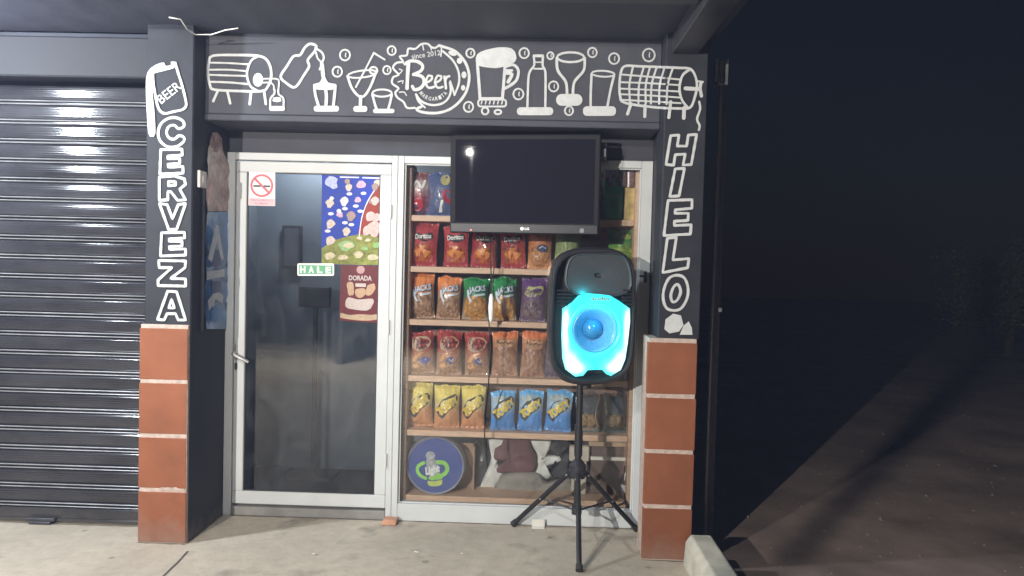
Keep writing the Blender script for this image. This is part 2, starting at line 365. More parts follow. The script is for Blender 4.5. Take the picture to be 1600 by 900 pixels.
# bubbles
for (x, y, r) in [(539,86,9.5),(527,112,9),(612,79,8),(604.6,109.5,7.5),(735,83,8),(732,167,9),(819,83,9),(810,147,9.5),(860,87,6.5),(925.6,82,8.5),(959.5,91.5,9.5),(1013.7,86,11),(865,135,9),(889,173,8)]:
    item('painted_bubble', [(3.1, ell(x, y, r-1.5, r-1.0, 12), 'c'), (1.9, [(x+1.5, y-r*.32), (x+.6, y+.5), (x+1.2, y+r*.3)])], [], lambda p: p, 1)
item('painted_cocktail', [(16, ell(232, 328, 116, 27, 16, -0.12), 'c'), (22, [(115,345),(150,440),(205,502),(245,500),(292,430),(340,312)]), (16, [(180,430),(250,300),(320,165)], 'l'), (16, [(320,163),(405,215)], 'l'),
     (18, ell(318, 300, 30, 27), 'c'), (30, [(218,505),(215,585)], 'l')], [rrect(160, 270, 578, 624, 20)], C2, 5)
item('painted_tumbler', [(17, ell(385, 477, 76, 28), 'c'), (22, [(310,490),(325,550),(342,605)]), (22, [(460,490),(448,550),(432,605)])], [rrect(314, 482, 600, 634, 16)], C2, 5)
def cap_txt(mb):
    text(mb, 'since 2012', *C2((728,176)), 45, 8.0, lin_map, rot=R(8), bold=0.004)
    s = 'MARGARITA'
    for i, ch in enumerate(s):
        a = R(90+52*(1-2*i/(len(s)-1))); cx, cy = 785+118*math.cos(a), 405+118*math.sin(a)
        text(mb, ch, *C2((cx, cy)), 4.3, 6.2, lin_map, rot=-(a-R(90)) * -1 * -1, bold=0.015)
item('painted_bottle_cap', [
    (18, [(640,592),(580,592),(552,545),(505,512),(488,470),(515,440),(463,400),(475,350),(515,335),(470,280),(500,240),(550,232),(522,190),(578,182),(590,130),(645,132),(690,95),(742,92),(765,115),(800,125),(830,102)]),
    (12, [(545,232),(560,255)]), (10, [(515,330),(545,300),(520,290)]), (10, [(510,390),(550,380),(545,400)]), (10, [(520,470),(560,470),(575,495)]), (10,[(700,95),(710,140)]), (10,[(765,115),(770,140)]),
    (24, [(838,108),(950,148),(1030,230),(1064,330),(1052,440),(1002,530),(920,600),(820,632),(710,628),(652,604),(690,585)]),
    (18, [(860,150),(938,222),(982,310),(985,400),(950,492)]), (16, [(950,492),(936,440),(918,385)]),
    (20, [(650,488),(690,540),(770,570),(850,560),(900,520),(922,460),(915,395)]), (16, [(650,488),(668,540),(720,590)]), (12,[(850,110),(845,190)]),
    (32, [(592,235),(585,330),(580,440)]), (28, [(565,250),(600,228),(660,230),(702,262),(690,302),(630,332)]), (28, [(640,332),(700,350),(712,400),(682,440),(635,450),(622,425)]),
    (20, [(728,398),(768,375),(776,345),(748,340),(726,392),(748,436),(792,428)]), (20, [(800,398),(840,375),(848,345),(820,340),(798,392),(820,436),(858,428)]), (22, [(872,348),(880,400),(884,440)]), (20, [(878,385),(890,352),(910,345)])],
    [ell(935,167,34,18,12,.35), ell(990,225,22,24), ell(1025,335,20,27), ell(1018,436,17,22)], C2, 5, extra=cap_txt)
item('painted_beer_mug', [(26, [(1130,250),(1142,400),(1150,520)]), (26, [(1345,262),(1335,400),(1325,520)]), (14, [(1145,515),(1330,515)], 'l'), (16, rrect(1136,1354,528,582,20), 'cl')] +
     [(12, [(1165+32*k,540),(1160+32*k,562)], 'l') for k in range(6)] +
     [(16, ell(1190,617,26,27), 'c'), (18, ell(1290,625,26,17), 'c'), (26, [(1345,272),(1410,256),(1450,300),(1435,375),(1385,418),(1345,440)]), (20,[(1352,300),(1400,300)]), (30,[(1356,320),(1400,330),(1370,390)])],
     [[(1118,240),(1125,180),(1180,145),(1300,120),(1400,130),(1432,180),(1425,230),(1350,265),(1280,282),(1200,276),(1138,262)]], C2, 5)
item('painted_long_neck_bottle', [(20, [(70,190),(74,258),(45,300),(30,345),(24,460),(20,585)]), (20, [(142,190),(140,262),(160,310),(162,450),(160,585)]), (24, [(72,186),(140,186)], 'l'), (12, [(70,236),(140,236)], 'l'), (16, [(74,287),(140,287)], 'l')],
     [rrect(-62, 222, 588, 650, 28)], C3, 5)
item('painted_goblet', [(20, ell(358,197,106,38,16), 'c'), (24, [(250,205),(258,300),(320,390),(330,485)]), (24, [(468,205),(460,300),(388,390),(376,485)])], [rrect(244, 450, 484, 576, 44)], C3, 5)
item('painted_highball_glass', [(16, ell(612,326,90,23,14,.05), 'c'), (22, [(522,330),(516,455),(514,585)]), (22, [(697,340),(668,460),(645,585)])], [rrect(455, 712, 580, 655, 30)], C3, 5)
item('painted_barrel', [(22, [(790,265),(900,268),(1060,274),(1200,280),(1290,288),(1330,340),(1345,420),(1325,520),(1290,590),(1200,597),(1000,587),(780,552),(745,500),(740,400),(755,300)], 'c'),
     (22, [(1290,292),(1232,340),(1208,440),(1228,530),(1270,588)])] +
     [(18, [(t, 270+.02*t-15), ((t+b)/2-16, 410), (b, 545+.04*(b-800)+6)]) for t, b in ((845,822),(930,888),(978,945),(1030,985),(1092,1050),(1158,1108))] +
     [(16, [(758,332),(980,350),(1205,370)]), (16, [(745,392),(980,400),(1205,415)]), (15, [(740,442),(980,452),(1208,465)]), (15, [(745,486),(980,496),(1210,512)]), (15, [(762,530),(980,542),(1218,556)]),
      (28, [(830,560),(803,640)]), (28, [(940,572),(937,660)]), (28, [(1140,545),(1125,668)]), (32, [(1245,592),(1242,672)]),
      (34, [(1255,440),(1355,446)]), (16, [(1358,385),(1392,390)]), (28, [(1378,395),(1370,435),(1380,500)]), (20, [(1362,545),(1370,600),(1346,680),(1366,730),(1360,765)])], [], C3, 5)
# left pillar: can and letters
def can_txt(mb):
    text(mb, 'BEER', *C1((285,420)), 41, 14.5, pil_map, rot=R(38), bold=0.008, shear=0.0)
item('painted_beer_can', [(20, [(328,215),(350,290),(375,370),(400,470),(403,512),(380,538),(320,552),(258,566),(225,550),(205,510),(190,440),(176,360),(172,300)])],
     [[(128,310),(150,260),(200,224),(250,212),(262,236),(300,226),(296,207),(318,204),(335,224),(320,250),(250,270),(185,287),(166,305),(170,420),(184,560),(190,700),(180,726),(152,726),(140,700),(130,560),(124,420)]], C1, 4.444, pilL, pil_map, can_txt)
GLY = {
 'C': [[(.98,.30),(.95,.12),(.70,.0),(.40,.02),(.12,.2),(.0,.5),(.08,.8),(.35,1.0),(.7,1.0),(.98,.82),(.98,.68),(.8,.62),(.62,.74),(.42,.7),(.32,.5),(.42,.3),(.62,.26),(.78,.38)]],
 'E': [[(.06,.02),(.95,.0),(.97,.24),(.36,.28),(.36,.38),(.86,.38),(.86,.58),(.36,.6),(.38,.72),(1.0,.7),(1.0,.96),(.02,1.0)]],
 'R': [[(.02,.04),(.6,.0),(.95,.12),(1.0,.34),(.78,.54),(1.0,.98),(.7,1.0),(.45,.64),(.34,.64),(.34,.98),(.02,1.0)], [(.36,.22),(.62,.24),(.62,.38),(.36,.4)]],
 'V': [[(.0,.0),(.3,.04),(.5,.58),(.72,.04),(1.0,.0),(.66,.98),(.36,1.0)]],
 'Z': [[(.02,.0),(1.0,.02),(.98,.28),(.46,.7),(1.0,.72),(1.0,1.0),(.0,.98),(.0,.76),(.5,.28),(.04,.28)]],
 'A': [[(.36,.0),(.68,.02),(1.0,1.0),(.74,1.0),(.64,.78),(.34,.78),(.24,1.0),(.0,.98)], [(.5,.28),(.6,.58),(.4,.58)]],
 'H': [[(.06,.04),(.36,.02),(.34,.38),(.68,.38),(.7,.02),(1.0,.0),(.92,.98),(.62,1.0),(.66,.64),(.3,.66),(.28,1.0),(.0,.98)]],
 'I': [[(.2,.02),(1.0,.0),(.8,.98),(.0,1.0)]],
 'L': [[(.06,.02),(.42,.0),(.36,.64),(1.0,.6),(.98,.86),(.0,1.0)]],
 'O': [[(.5,.0),(.8,.08),(.98,.36),(.98,.66),(.78,.94),(.48,1.0),(.18,.92),(.02,.64),(.04,.34),(.2,.08)], [(.56,.26),(.7,.46),(.6,.7),(.42,.76),(.32,.58),(.4,.34)]],
}
def letter(ch, x0, x1, y0, y1, par, w=4.2, sk=0):
    mb = MB()
    for P in GLY[ch]:
        ribbon(mb, [(x0+(x1-x0)*p[0]+sk*(.5-p[1]), y0+(y1-y0)*p[1]) for p in P], w, pil_map, True, ch in 'CO', step=2.5 if ch in 'CO' else 1.6, rag=.1)
    return obj('painted_letter', mb, M_white, par)
for ch, x0, x1, y0, y1 in [('C',247,288,184,229),('E',249,286,233,272),('R',248,290,275,313),('V',249,290,318,359),('E',250,290,363,400),('Z',247,290,407,447),('A',246,290,455,500)]:
    letter(ch, x0, x1, y0, y1, pilL)
for ch, x0, x1, y0, y1 in [('H',1043,1086,210,258),('I',1049,1067,263,307),('E',1039,1081,312,368),('L',1038,1077,371,426),('O',1036,1075,430,485)]:
    letter(ch, x0, x1, y0, y1, pilR, sk=5)
for P in ([(1040,499),(1052,490),(1064,493),(1068,508),(1061,518),(1046,521),(1038,514)], [(1068,509),(1076,502),(1081,512),(1082,523),(1062,523)]):
    mb = MB(); fill(mb, P, pil_map, curve=False); obj('painted_ice_cube', mb, M_white, pilR)

# ---- roller shutter
YS = -0.245; PITCHS = 0.1055
prof = []
N = 60
for i in range(N+1):            # flat band with a shallow bow and fine rolled ridges
    t = i/N; z = 0.030+t*(PITCHS-0.034)
    y = -0.0045*math.sin(math.pi*t)**0.7 - 0.004*min(1, t*9, (1-t)*9)
    if 0.08 < t < 0.92: y -= 0.00035*math.sin(t*2*math.pi*6)
    prof.append((y, z))
bead = []
for k in range(7):
    a = math.pi*k/6; bead.append((-0.0105*math.sin(a), 0.0042*(1-math.cos(a))+0.001))
b2 = [(y, z+0.0175) for y, z in bead]
cross = [(0.004, 0.0)] + bead + [(0.008, 0.0115), (0.008, 0.0155)] + b2 + [(0.003, 0.0285)] + prof + [(0.004, PITCHS)]
sb = MB()
X0S, X1S = -2.68, -0.249
for X in (X0S, X1S): sb.v += [(X, y, z) for y, z in cross]
n = len(cross)
for i in range(n-1): sb.f.append((i, i+1, n+i+1, n+i))
shut = obj('roller_shutter', MB().box(X0S, X1S, YS-0.012, YS+0.02, 0.012, 0.085).box(X0S, X1S, YS-0.02, YS-0.0125, 0.012, 0.03), M_shut, shop, bevel=0.003)
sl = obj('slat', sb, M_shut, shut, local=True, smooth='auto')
sl.data.materials.append(mat('worn_bead', (.27, .27, .28), .3, metal=.3, var=.35, scale=6, stretch=(1, 1, 1), pos=True))  # highlight lines along the beads, painted in as a paler colour
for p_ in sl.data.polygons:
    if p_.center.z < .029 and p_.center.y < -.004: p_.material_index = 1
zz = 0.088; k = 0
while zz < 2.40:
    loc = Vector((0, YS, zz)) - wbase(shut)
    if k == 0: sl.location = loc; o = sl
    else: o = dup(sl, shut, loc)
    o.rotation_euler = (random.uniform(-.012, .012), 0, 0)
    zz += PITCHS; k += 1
obj('shutter_box', MB().box(X0S, -.248, -.335, -.205, 2.44, 2.655), mat('shutter_box_paint', (.017, .018, .023), .75, var=.25), shut, bevel=.008)
obj('guide_rail', MB().box(-0.262, -0.2475, YS-0.04, YS-0.012, 0, 2.57), M_shut, shut, bevel=0.002)
p = atz(60, 806, 0.02)
obj('lock_handle', MB().box(-0.99, -0.83, YS-0.045, YS-0.02, 0.018, 0.036).box(-0.97, -0.85, YS-0.05, YS-0.03, 0.002, 0.018), M_steel, shut, bevel=0.003)

# ---- door
door = obj('door', MB().box(.05, .947, -.02, .02, .066, .142).box(.05, .947, -.02, .02, 1.99, 2.052).box(.05, .112, -.02, .02, .1425, 1.9895).box(.882, .947, -.02, .02, .1425, 1.9895), M_alu, shop, bevel=0.004)
obj('door_frame', MB().box(0.001, .047, -.032, .03, 0, 2.1).box(.0475, .9495, -.032, .03, 2.058, 2.1).box(.95, .984, -.032, .03, 0, 2.1), M_alu, door, bevel=0.003)
obj('glass_pane', MB().box(.108, .886, -.003, .003, .138, 1.994), M_glass_d, door)
obj('gasket', MB().box(.112, .118, -.012, -.0035, .142, 1.99).box(.876, .882, -.012, -.0035, .142, 1.99).box(.118, .876, -.012, -.0035, .142, .147).box(.118, .876, -.012, -.0035, 1.985, 1.99), M_dark, door)
obj('threshold', MB().box(.048, .949, -.03, .12, 0, .052), mat('threshold_concrete', (0.22, 0.215, 0.2), .8, var=.2), door, bevel=0.004)
hp = at(368, 548, -.02); he = at(386, 566, -.06)
M_handle = mat('handle_metal', (0.42, 0.42, 0.40), 0.42, metal=0.7, var=.1)
hd = obj('handle', MB().prism(rrect(hp.x-.012, hp.x+.012, hp.z-.035, hp.z+.04, .011), -.032, -.021).tube([(hp.x, -.03, hp.z-.01), (hp.x, -.058, hp.z-.012), (hp.x+.012, -.062, hp.z-.022), (he.x-.012, -.062, he.z+.012), (he.x+.008, -.06, he.z)], [.010, .010, .0105, .010, .009], 10), M_handle, door, smooth='auto')
kp = at(369, 572, -.02)
obj('lock_cylinder', MB().prism(rrect(kp.x-.007, kp.x+.007, kp.z-.02, kp.z+.02, .006), -.027, -.021), M_steel, door)
hg = None
for z in (0.35, 1.12, 1.78):
    h = MB().tube([(.949, -.036, z-.04), (.949, -.036, z+.04)], .007, 8)
    obj('hinge', h, M_alu, door, smooth='auto')

# ---- display window
win = obj('display_window', MB().box(.9845, 1.02, -.03, .03, 0, 2.1).box(1.0205, 2.3695, -.03, .03, 2.058, 2.1).box(1.0205, 2.3695, -.03, .045, 0, .1).box(2.37, 2.432, -.03, .03, 0, 2.1), M_alu, shop, bevel=0.003)
obj('glass_pane', MB().box(1.015, 2.375, -.003, .003, .095, 2.062), M_glass, win)
obj('glazing_bead', MB().box(1.02, 1.03, -.014, -.0035, .1, 2.058).box(2.36, 2.37, -.014, -.0035, .1, 2.058).box(1.03, 2.36, -.014, -.0035, .1, .108).box(1.03, 2.36, -.014, -.0035, 2.05, 2.058), M_alu, win, bevel=.002)
lp = at(1006, 432, -.03)
obj('latch', MB().box(lp.x-.004, lp.x+.012, -.06, -.031, lp.z-.035, lp.z+.03).box(lp.x-.03, lp.x-.004, -.055, -.04, lp.z-.004, lp.z+.008), M_blackpl, win, bevel=.003)
# interior shell
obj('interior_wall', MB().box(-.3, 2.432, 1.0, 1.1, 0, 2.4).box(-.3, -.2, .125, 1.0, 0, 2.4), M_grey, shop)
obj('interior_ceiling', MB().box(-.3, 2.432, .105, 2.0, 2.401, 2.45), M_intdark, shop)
obj('switch_plate', MB().prism(rrect(*[at(408, 500, .985).x, at(417, 500, .985).x], at(412, 525, .985).z, at(412, 492, .985).z, .008), .985, .999), mat('switch_grey', (.5, .5, .5), .5), shop)
# small switch on the reveal, conduit
bp_ = atx(311, 280, 0.0)
sw = obj('light_switch', MB().box(.001, .018, bp_.y-.03, bp_.y+.055, bp_.z-.045, bp_.z+.045), M_wht, shop, bevel=.004)
obj('rocker', MB().box(.0185, .023, bp_.y-.002, bp_.y+.027, bp_.z-.02, bp_.z+.02), M_wht, sw, bevel=.002)
obj('conduit', MB().tube([(.011, bp_.y+.035, bp_.z-.045), (.011, bp_.y+.035, 1.10)], .010, 10), M_black, shop, smooth='auto')

# ------------------------------------------------------------------ canopy
can = thing('canopy', (-1, -1.2, ZC), 'dark steel canopy with purlins projecting over the shop front', 'canopy')
rf = MB(); XR0, XR1 = -7.0, 2.68; nx = 194
for Y in (YL+.02, -3.3):
    for i in range(nx+1):
        x = XR0+(XR1-XR0)*i/nx; ph = (i % 4); rf.v.append((x, Y, ZC+.022+(.0015 if ph in (1, 2) else 0)))
for i in range(nx): rf.f.append((i, i+1, nx+2+i, nx+1+i))
obj('roof_sheet', rf, M_roof, can)
for y in (-1.1, -2.0, -2.9): obj('purlin', MB().box(XR0, 2.43, y-.08, y, ZC-.045, ZC+.018), M_steel, can, bevel=.004)
for x in (2.44, -2.7): obj('rafter', MB().box(x, x+.13, -3.3, YP+.002 if x > 0 else -.31, ZC-.08, ZC+.018), M_steel, can, bevel=.004)
obj('fascia', MB().box(XR0, XR1, -3.35, -3.305, ZC-.02, ZC+.05), M_steel, can, bevel=.004)

# loose pale wire under the canopy
wp = [atz(x, y, 2.615) for x, y in ((264,27),(282,30),(292,45),(305,54),(330,54),(352,47),(372,44))]
tag(obj('loose_wire', MB().tube(wp, .003, 6), M_wht, smooth=True), 'thin pale wire dangling under the canopy above the left pillar', 'wire')

# ------------------------------------------------------------------ lamps
def lamp(name, loc, label, power, size, col, target, pole=None):
    t = thing(name, loc, label, 'lamp')
    hs = MB().box(loc.x-.13, loc.x+.13, loc.y-.04, loc.y+.04, loc.z+.012, loc.z+.07)
    obj('housing', hs, M_steel, t, bevel=.008)
    if pole: obj('pole', MB().tube([(loc.x, loc.y-.1, 0), (loc.x, loc.y-.1, loc.z+.1), (loc.x, loc.y, loc.z+.1)], .035, 10), M_galv, t, smooth='auto')
    L = bpy.data.lights.new(name, 'POINT'); L.energy = power; L.shadow_soft_size = size; L.color = col
    lo = bpy.data.objects.new('bulb', L); COL.objects.link(lo); lo.parent = t; lo.location = (0, 0, -size-.03)
    return t
lamp('canopy_lamp', LAMP_A, 'cool white flood lamp under the canopy in front of the roller shutter', POWER_A, .07, (.86, .93, 1.0), None)
lamp('porch_lamp', LAMP_C, 'white lamp under the canopy edge in front of the shop door', POWER_C, .03, (1.0, .97, .93), None)
lamp('interior_lamp', Vector((.25, .68, 2.3)), 'small ceiling lamp inside the shop above the door', 19.0, .05, (.88, .94, 1.0), None)
lamp('yard_lamp', LAMP_B, 'white yard lamp on a pole facing the shop front', POWER_B, .028, (1.0, .95, .87), None, pole=True)
tag(obj('steel_pole', MB().tube([(.22, -4.69, 0), (.22, -4.69, 3.2)], .027, 10), M_galv, smooth='auto'), 'thin galvanised steel pole standing on the forecourt', 'pole')
# ------------------------------------------------------------------ things fixed outside
# pipe with bracket on the right
pp = thing('drain_pipe', (2.735, -.2, -.05), 'thin dark drain pipe with bracket beside the right pillar', 'pipe')
px0 = at(1102, 780, -.2).x; px1 = at(1127, 130, -.2).x
obj('pipe', MB().tube([(px0, -.2, -.05), (px1, -.2, 2.45), (px1, -.2, 2.62)], .014, 12), mat('pipe_grey', (.2, .2, .22), .3, metal=.5), pp, smooth='auto')
obj('channel', MB().box(px0+.018, px0+.05, -.19, -.17, -.05, 2.42), M_steel, pp, bevel=.003)
bk = at(1126, 112, -.2)
obj('bracket', MB().box(bk.x-.036, bk.x-.02, -.225, -.175, bk.z-.06, bk.z+.06).box(bk.x+.02, bk.x+.036, -.225, -.175, bk.z-.06, bk.z+.06).box(bk.x-.02, bk.x+.036, -.225, -.175, bk.z-.075, bk.z-.06), M_galv, pp, bevel=.002)
ck = at(1122, 484, -.2)
obj('clip', MB().box(ck.x-.006, ck.x+.02, -.21, -.18, ck.z-.012, ck.z+.012), M_galv, pp, bevel=.002)
# concrete kerb block
kb = MB(); a = atz(1075, 836, .137); ye = -.53
prof_k = [(2.565, -.05), (2.575, .115), (2.60, .152), (2.70, .152), (2.73, .115), (2.745, -.05)]
kk = []
for Y in (ye, -1.2, -2.2): kk.append([(x, Y, z) for x, z in prof_k])
for ring in kk: kb.v += ring
n = len(prof_k)
for r_ in range(2):
    for i in range(n): kb.f.append((r_*n+i, r_*n+(i+1) % n, (r_+1)*n+(i+1) % n, (r_+1)*n+i))
kb.f.append(tuple(range(n))); kb.f.append(tuple(2*n+i for i in reversed(range(n))))
tag(obj('concrete_kerb', kb, mat('kerb_concrete', (.5, .48, .40), .8, var=.22, scale=9, bump=.8, bscale=35), bevel=.008, seg=2), 'low pale concrete kerb at the foot of the right pillar', 'kerb')

# ------------------------------------------------------------------ television
tv = thing('television', (1.708, -.2, 1.664), 'black flat screen television mounted above the display window', 'television', rotz=-R(7.5))
tv.rotation_euler = (R(3.6), 0, -R(8.0))
TW, TH = .825, .54
obj('cabinet', MB().box(-TW/2, TW/2, 0, .05, 0, TH).box(-TW/2+.15, TW/2-.15, .05, .09, .08, TH-.1), mat('tv_case', (.012, .012, .014), .6, var=.1, spec=.15), tv, bevel=.008, local=True, seg=2)
obj('screen', MB().box(-TW/2+.03, TW/2-.03, -.0015, .0, .062, TH-.028), mat('tv_screen', (.012, .012, .018), .02, var=.03, spec=.025, rvar=.005), tv, local=True)
obj('bezel_strip', MB().box(-TW/2+.006, TW/2-.006, -.007, -.0005, .006, .056), mat('tv_bezel', (.02, .02, .024), .35, var=.1, spec=.3), tv, bevel=.003, local=True)
tvmap = lambda x, y, e: (x, -.0075-e*.3, y)
mb = MB(); fill(mb, ell(-.005, .03, .0095, .0095), tvmap); text(mb, 'LG', .022, .03, .024, .013, tvmap, up=1)
obj('maker_mark', mb, mat('mark_white', (.85, .85, .85), .4, emit=(1, 1, 1), estr=.25), tv, local=True)
obj('standby_light', MB().prism(ell(-.29, .018, .004, .004), -.0095, -.007), mat('led_red', (.8, .05, .05), .4, emit=(1, .1, .1), estr=3), tv, local=True)
mb = MB(); fill(mb, rrect(.31, .332, .014, .036, .004), tvmap); obj('sticker', mb, mat('sticker_grey', (.18, .18, .2), .5), tv, local=True)
obj('mount_arm', MB().box(.30, .44, .052, .078, .42, .47).box(.40, .44, .076, .19, .40, .50), M_steel, tv, bevel=.004, local=True)
# tv lead with inline switch
def P3(lst): return [at(x, y, -.06) for x, y in lst]
cd = thing('power_lead', at(768, 720, -.06), 'black power lead with pale inline switch hanging in front of the window', 'cable')
obj('lead', MB().tube(P3([(764,352),(766,400),(768,440),(765,470),(764,505),(767,545),(763,600),(757,650),(757,690),(762,730)]), .0035, 7), M_rubber, cd, smooth=True)
obj('lead', MB().tube(P3([(774,356),(773,400),(770,445),(772,470)]), .0028, 7), M_rubber, cd, smooth=True)
s0, s1 = at(768, 459, -.06), at(767, 504, -.06)
obj('inline_switch', MB().tube([s0, s0.lerp(s1, .12), s0.lerp(s1, .5), s0.lerp(s1, .88), s1], [.007, .013, .017, .012, .005], 12), M_wht, cd, smooth=True)

# ------------------------------------------------------------------ signs and posters on the door
def flat(name, quadpx, Y, cols, label, cat, parts, t=.002):
    pass
def pm(Yp):
    return lambda px, py, e: at(px, py, Yp-e*.25)
def panel(mb, P, Yp, t=.002):
    Q = [at(x, y, Yp) for x, y in P]; n = len(Q); k = len(mb.v)
    mb.v += [tuple(q) for q in Q] + [(q.x, Yp+t, q.z) for q in Q]
    mb.f.append(tuple(k+i for i in range(n))); mb.f.append(tuple(k+n+i for i in reversed(range(n))))
    for i in range(n): j = (i+1) % n; mb.f.append((k+i, k+n+i, k+n+j, k+j))
    return mb
YG = -.022
ns = thing('no_smoking_sign', at(409, 322, YG), 'white no smoking sign with red ring at top corner of glass door', 'sign')
obj('plate', panel(MB(), [(389,268),(430,269),(430,322),(388,321)], YG), mat('sign_white', (.72, .68, .68), .35, var=.05), ns)
f = pm(YG-.0006); mb = MB(); fill(mb, [(389,309.5),(429.6,310.5),(429.6,321.6),(388.4,320.6)], f, curve=False); obj('caption_band', mb, mat('sign_pink', (.68, .40, .42), .4), ns)
mb = MB(); text(mb, 'PROHIBIDO', 409, 313, 34, 3.4, pm(YG-.0012), rot=-R(1.4), bold=.01); text(mb, 'FUMAR', 409, 318, 20, 3, pm(YG-.0012), rot=-R(1.4), bold=.01); obj('caption', mb, mat('sign_purple', (.35, .16, .3), .4), ns)
mb = MB(); ribbon(mb, [(397,290.5),(406,290.7)], 3, pm(YG-.001), curve=False); ribbon(mb, [(413,291),(421,291.2)], 3, pm(YG-.001), curve=False); obj('cigarette', mb, mat('ink_black', (.03, .03, .03), .5), ns)
mb = MB(); ribbon(mb, ell(409, 290, 16.3, 16.3, 24), 3.4, f, True); ribbon(mb, [(398,279),(420.5,301.5)], 3.4, pm(YG-.0016), curve=False); obj('red_ring', mb, mat('sign_red', (.50, .045, .08), .4), ns)
hs = thing('pull_sign', at(493, 431, YG), 'small green and white sign reading HALE on glass door', 'sign')
obj('plate', panel(MB(), rrect(464.5, 522, 411.5, 431, 2.5), YG), mat('sign_white2', (.74, .76, .74), .35, var=.05), hs)
mb = MB(); fill(mb, [(467,414),(519.5,415),(519.5,428.5),(467,428)], f, curve=False); obj('green_field', mb, mat('sign_green', (.02, .30, .12), .4), hs)
mb = MB()
for i, ch in enumerate('HALE'): text(mb, ch, 473+13.3*i, 421+.33*i, 8.5, 10.5, pm(YG-.0014), bold=.05)
obj('lettering', mb, mat('sign_letter', (.8, .82, .8), .4), hs)

YPo = -.0075
def blob(mb, cx, cy, r, mp, n=9, sq=1.0, e=.003):
    ph = random.random()*6
    P = [(cx+r*(1+.22*math.sin(3*t+ph)+.1*random.uniform(-1, 1))*math.cos(t), cy+sq*r*(1+.2*math.cos(2*t+ph))*math.sin(t)) for t in [2*math.pi*i/n for i in range(n)]]
    fill(mb, P, mp, e=e, step=3)
ic = thing('ice_cream_poster', at(550, 415, YPo), 'blue and red ice cream price poster on the glass door', 'poster')
obj('sheet', panel(MB(), [(503,273),(597,276),(594,415),(502,413)], YPo, .001), mat('poster_blue', (.010, .042, .36), .4, spec=.12, var=.25, scale=14), ic)
mb = MB(); fill(mb, [(596.5,285),(584,299),(573,318),(565,342),(561,375),(594.6,380)], pm(YPo-.0006), e=.001); obj('red_field', mb, mat('poster_red', (.26, .032, .022), .4, spec=.12, var=.2, scale=20), ic)
mb = MB(); fill(mb, [(502.5,388),(520,376),(540,370),(560,366),(580,368),(594.6,372),(594,414.6),(502.2,412.6)], pm(YPo-.001), e=.001, curve=False); obj('green_field', mb, mat('poster_green', (.2, .22, .05), .4, spec=.12, var=.5, scale=22), ic)
mb = MB(); ribbon(mb, [(596,284),(584,299),(573,318),(565,342),(561,372)], 1.6, pm(YPo-.0012)); fill(mb, [(531,275.5),(561,276.3),(561,278.3),(531,277.8)], pm(YPo-.0012), curve=False); fill(mb, [(566,276.5),(594,277.3),(594,279.6),(566,278.6)], pm(YPo-.0012), curve=False)
for (x, y) in [(546,303),(568,302),(517,334),(539,326),(556,322),(563,330),(512,361),(539,348),(549,351),(516,372)]: fill(mb, ell(x, y, 4.6, 2.5), pm(YPo-.0022), e=.003)
obj('price_tag', mb, mat('poster_white', (.5, .51, .55), .4, var=.1), ic)
for nm, c, L in (('ice_cream_print', (.42, .33, .27), [(545,293,6),(515,318,7),(516,350,8),(516,376,8),(541,362,7),(589,286,6)]), ('ice_cream_print', (.36, .2, .36), [(564,288,8),(559,312,6),(531,335,6)]),
                 ('ice_cream_print', (.5, .5, .52), [(538,315,7.5),(518,310,4),(530,330,4)]), ('ice_cream_print', (.16, .07, .06), [(543,284,5),(548,338,8),(581,315,5),(586,292,6)]),
                 ('ice_cream_print', (.42, .27, .25), [(579,338,9),(585,358,12),(574,360,9),(586,314,7),(588,340,8)]), ('logo_disc', (.25, .3, .55), [(519,285,11)])):
    for (x, y, r) in L:
        _po = globals().get('_po', 0)+1
        mb = MB(); blob(mb, x, y, r*.9, pm(YPo-.0030-.00006*_po)); obj(nm, mb, mat('print_%.2f%.2f' % c[:2], c, .4, var=.35, scale=60), ic)
for (x, y, r) in [(541,384,13),(570,388,6),(590,383,8)]:
    mb = MB(); _po += 1; blob(mb, x, y, r, pm(YPo-.0030-.00006*_po), sq=.55); obj('lettuce_print', mb, mat('print_green', (.11, .28, .04), .4, var=.4, scale=60), ic)
for (x, y, r) in [(545,383,8),(515,400,9),(560,398,8),(582,402,9),(536,402,8),(562,372,5),(575,375,5)]:
    mb = MB(); _po += 1; blob(mb, x, y, r, pm(YPo-.0030-.00006*_po), sq=.6); obj('food_print', mb, mat('print_cream', (.40, .34, .18), .4, var=.4, scale=60), ic)
dp = thing('biscuit_poster', at(563, 505, YPo), 'maroon biscuit poster reading DORADA low on the glass door', 'poster')
obj('sheet', panel(MB(), [(533,412.5),(594.6,416),(592,505),(530.5,501)], YPo+.0025, .001), mat('poster_maroon', (.13, .026, .034), .4, spec=.12, var=.2, scale=12), dp)
mb = MB(); fill(mb, [(532,489),(545,492),(562,491),(580,492),(592,491),(592,498),(575,501),(555,500),(531.5,496)], pm(YPo+.001)); obj('print_band', mb, mat('print_tan', (.38, .26, .15), .4, var=.25, scale=40), dp)
mb = MB(); fill(mb, ell(563.5,421.5,6.5,6.3), pm(YPo+.001)); obj('logo_disc', mb, mat('print_rose', (.34, .17, .16), .4), dp)
mb = MB(); text(mb, 'DORADA', 563, 434.5, 36, 8, pm(YPo+.0005), rot=-R(1.5), bold=.035); fill(mb, [(555,442.5),(572,443),(571.5,448.5),(555.5,448)], pm(YPo+.001), curve=False)
fill(mb, [(543,465),(560,468),(583,467),(582,477),(574,485),(550,483),(540,479)], pm(YPo+.001)); obj('lettering', mb, mat('print_cream2', (.42, .34, .31), .4, var=.15, scale=60), dp)
mb = MB()
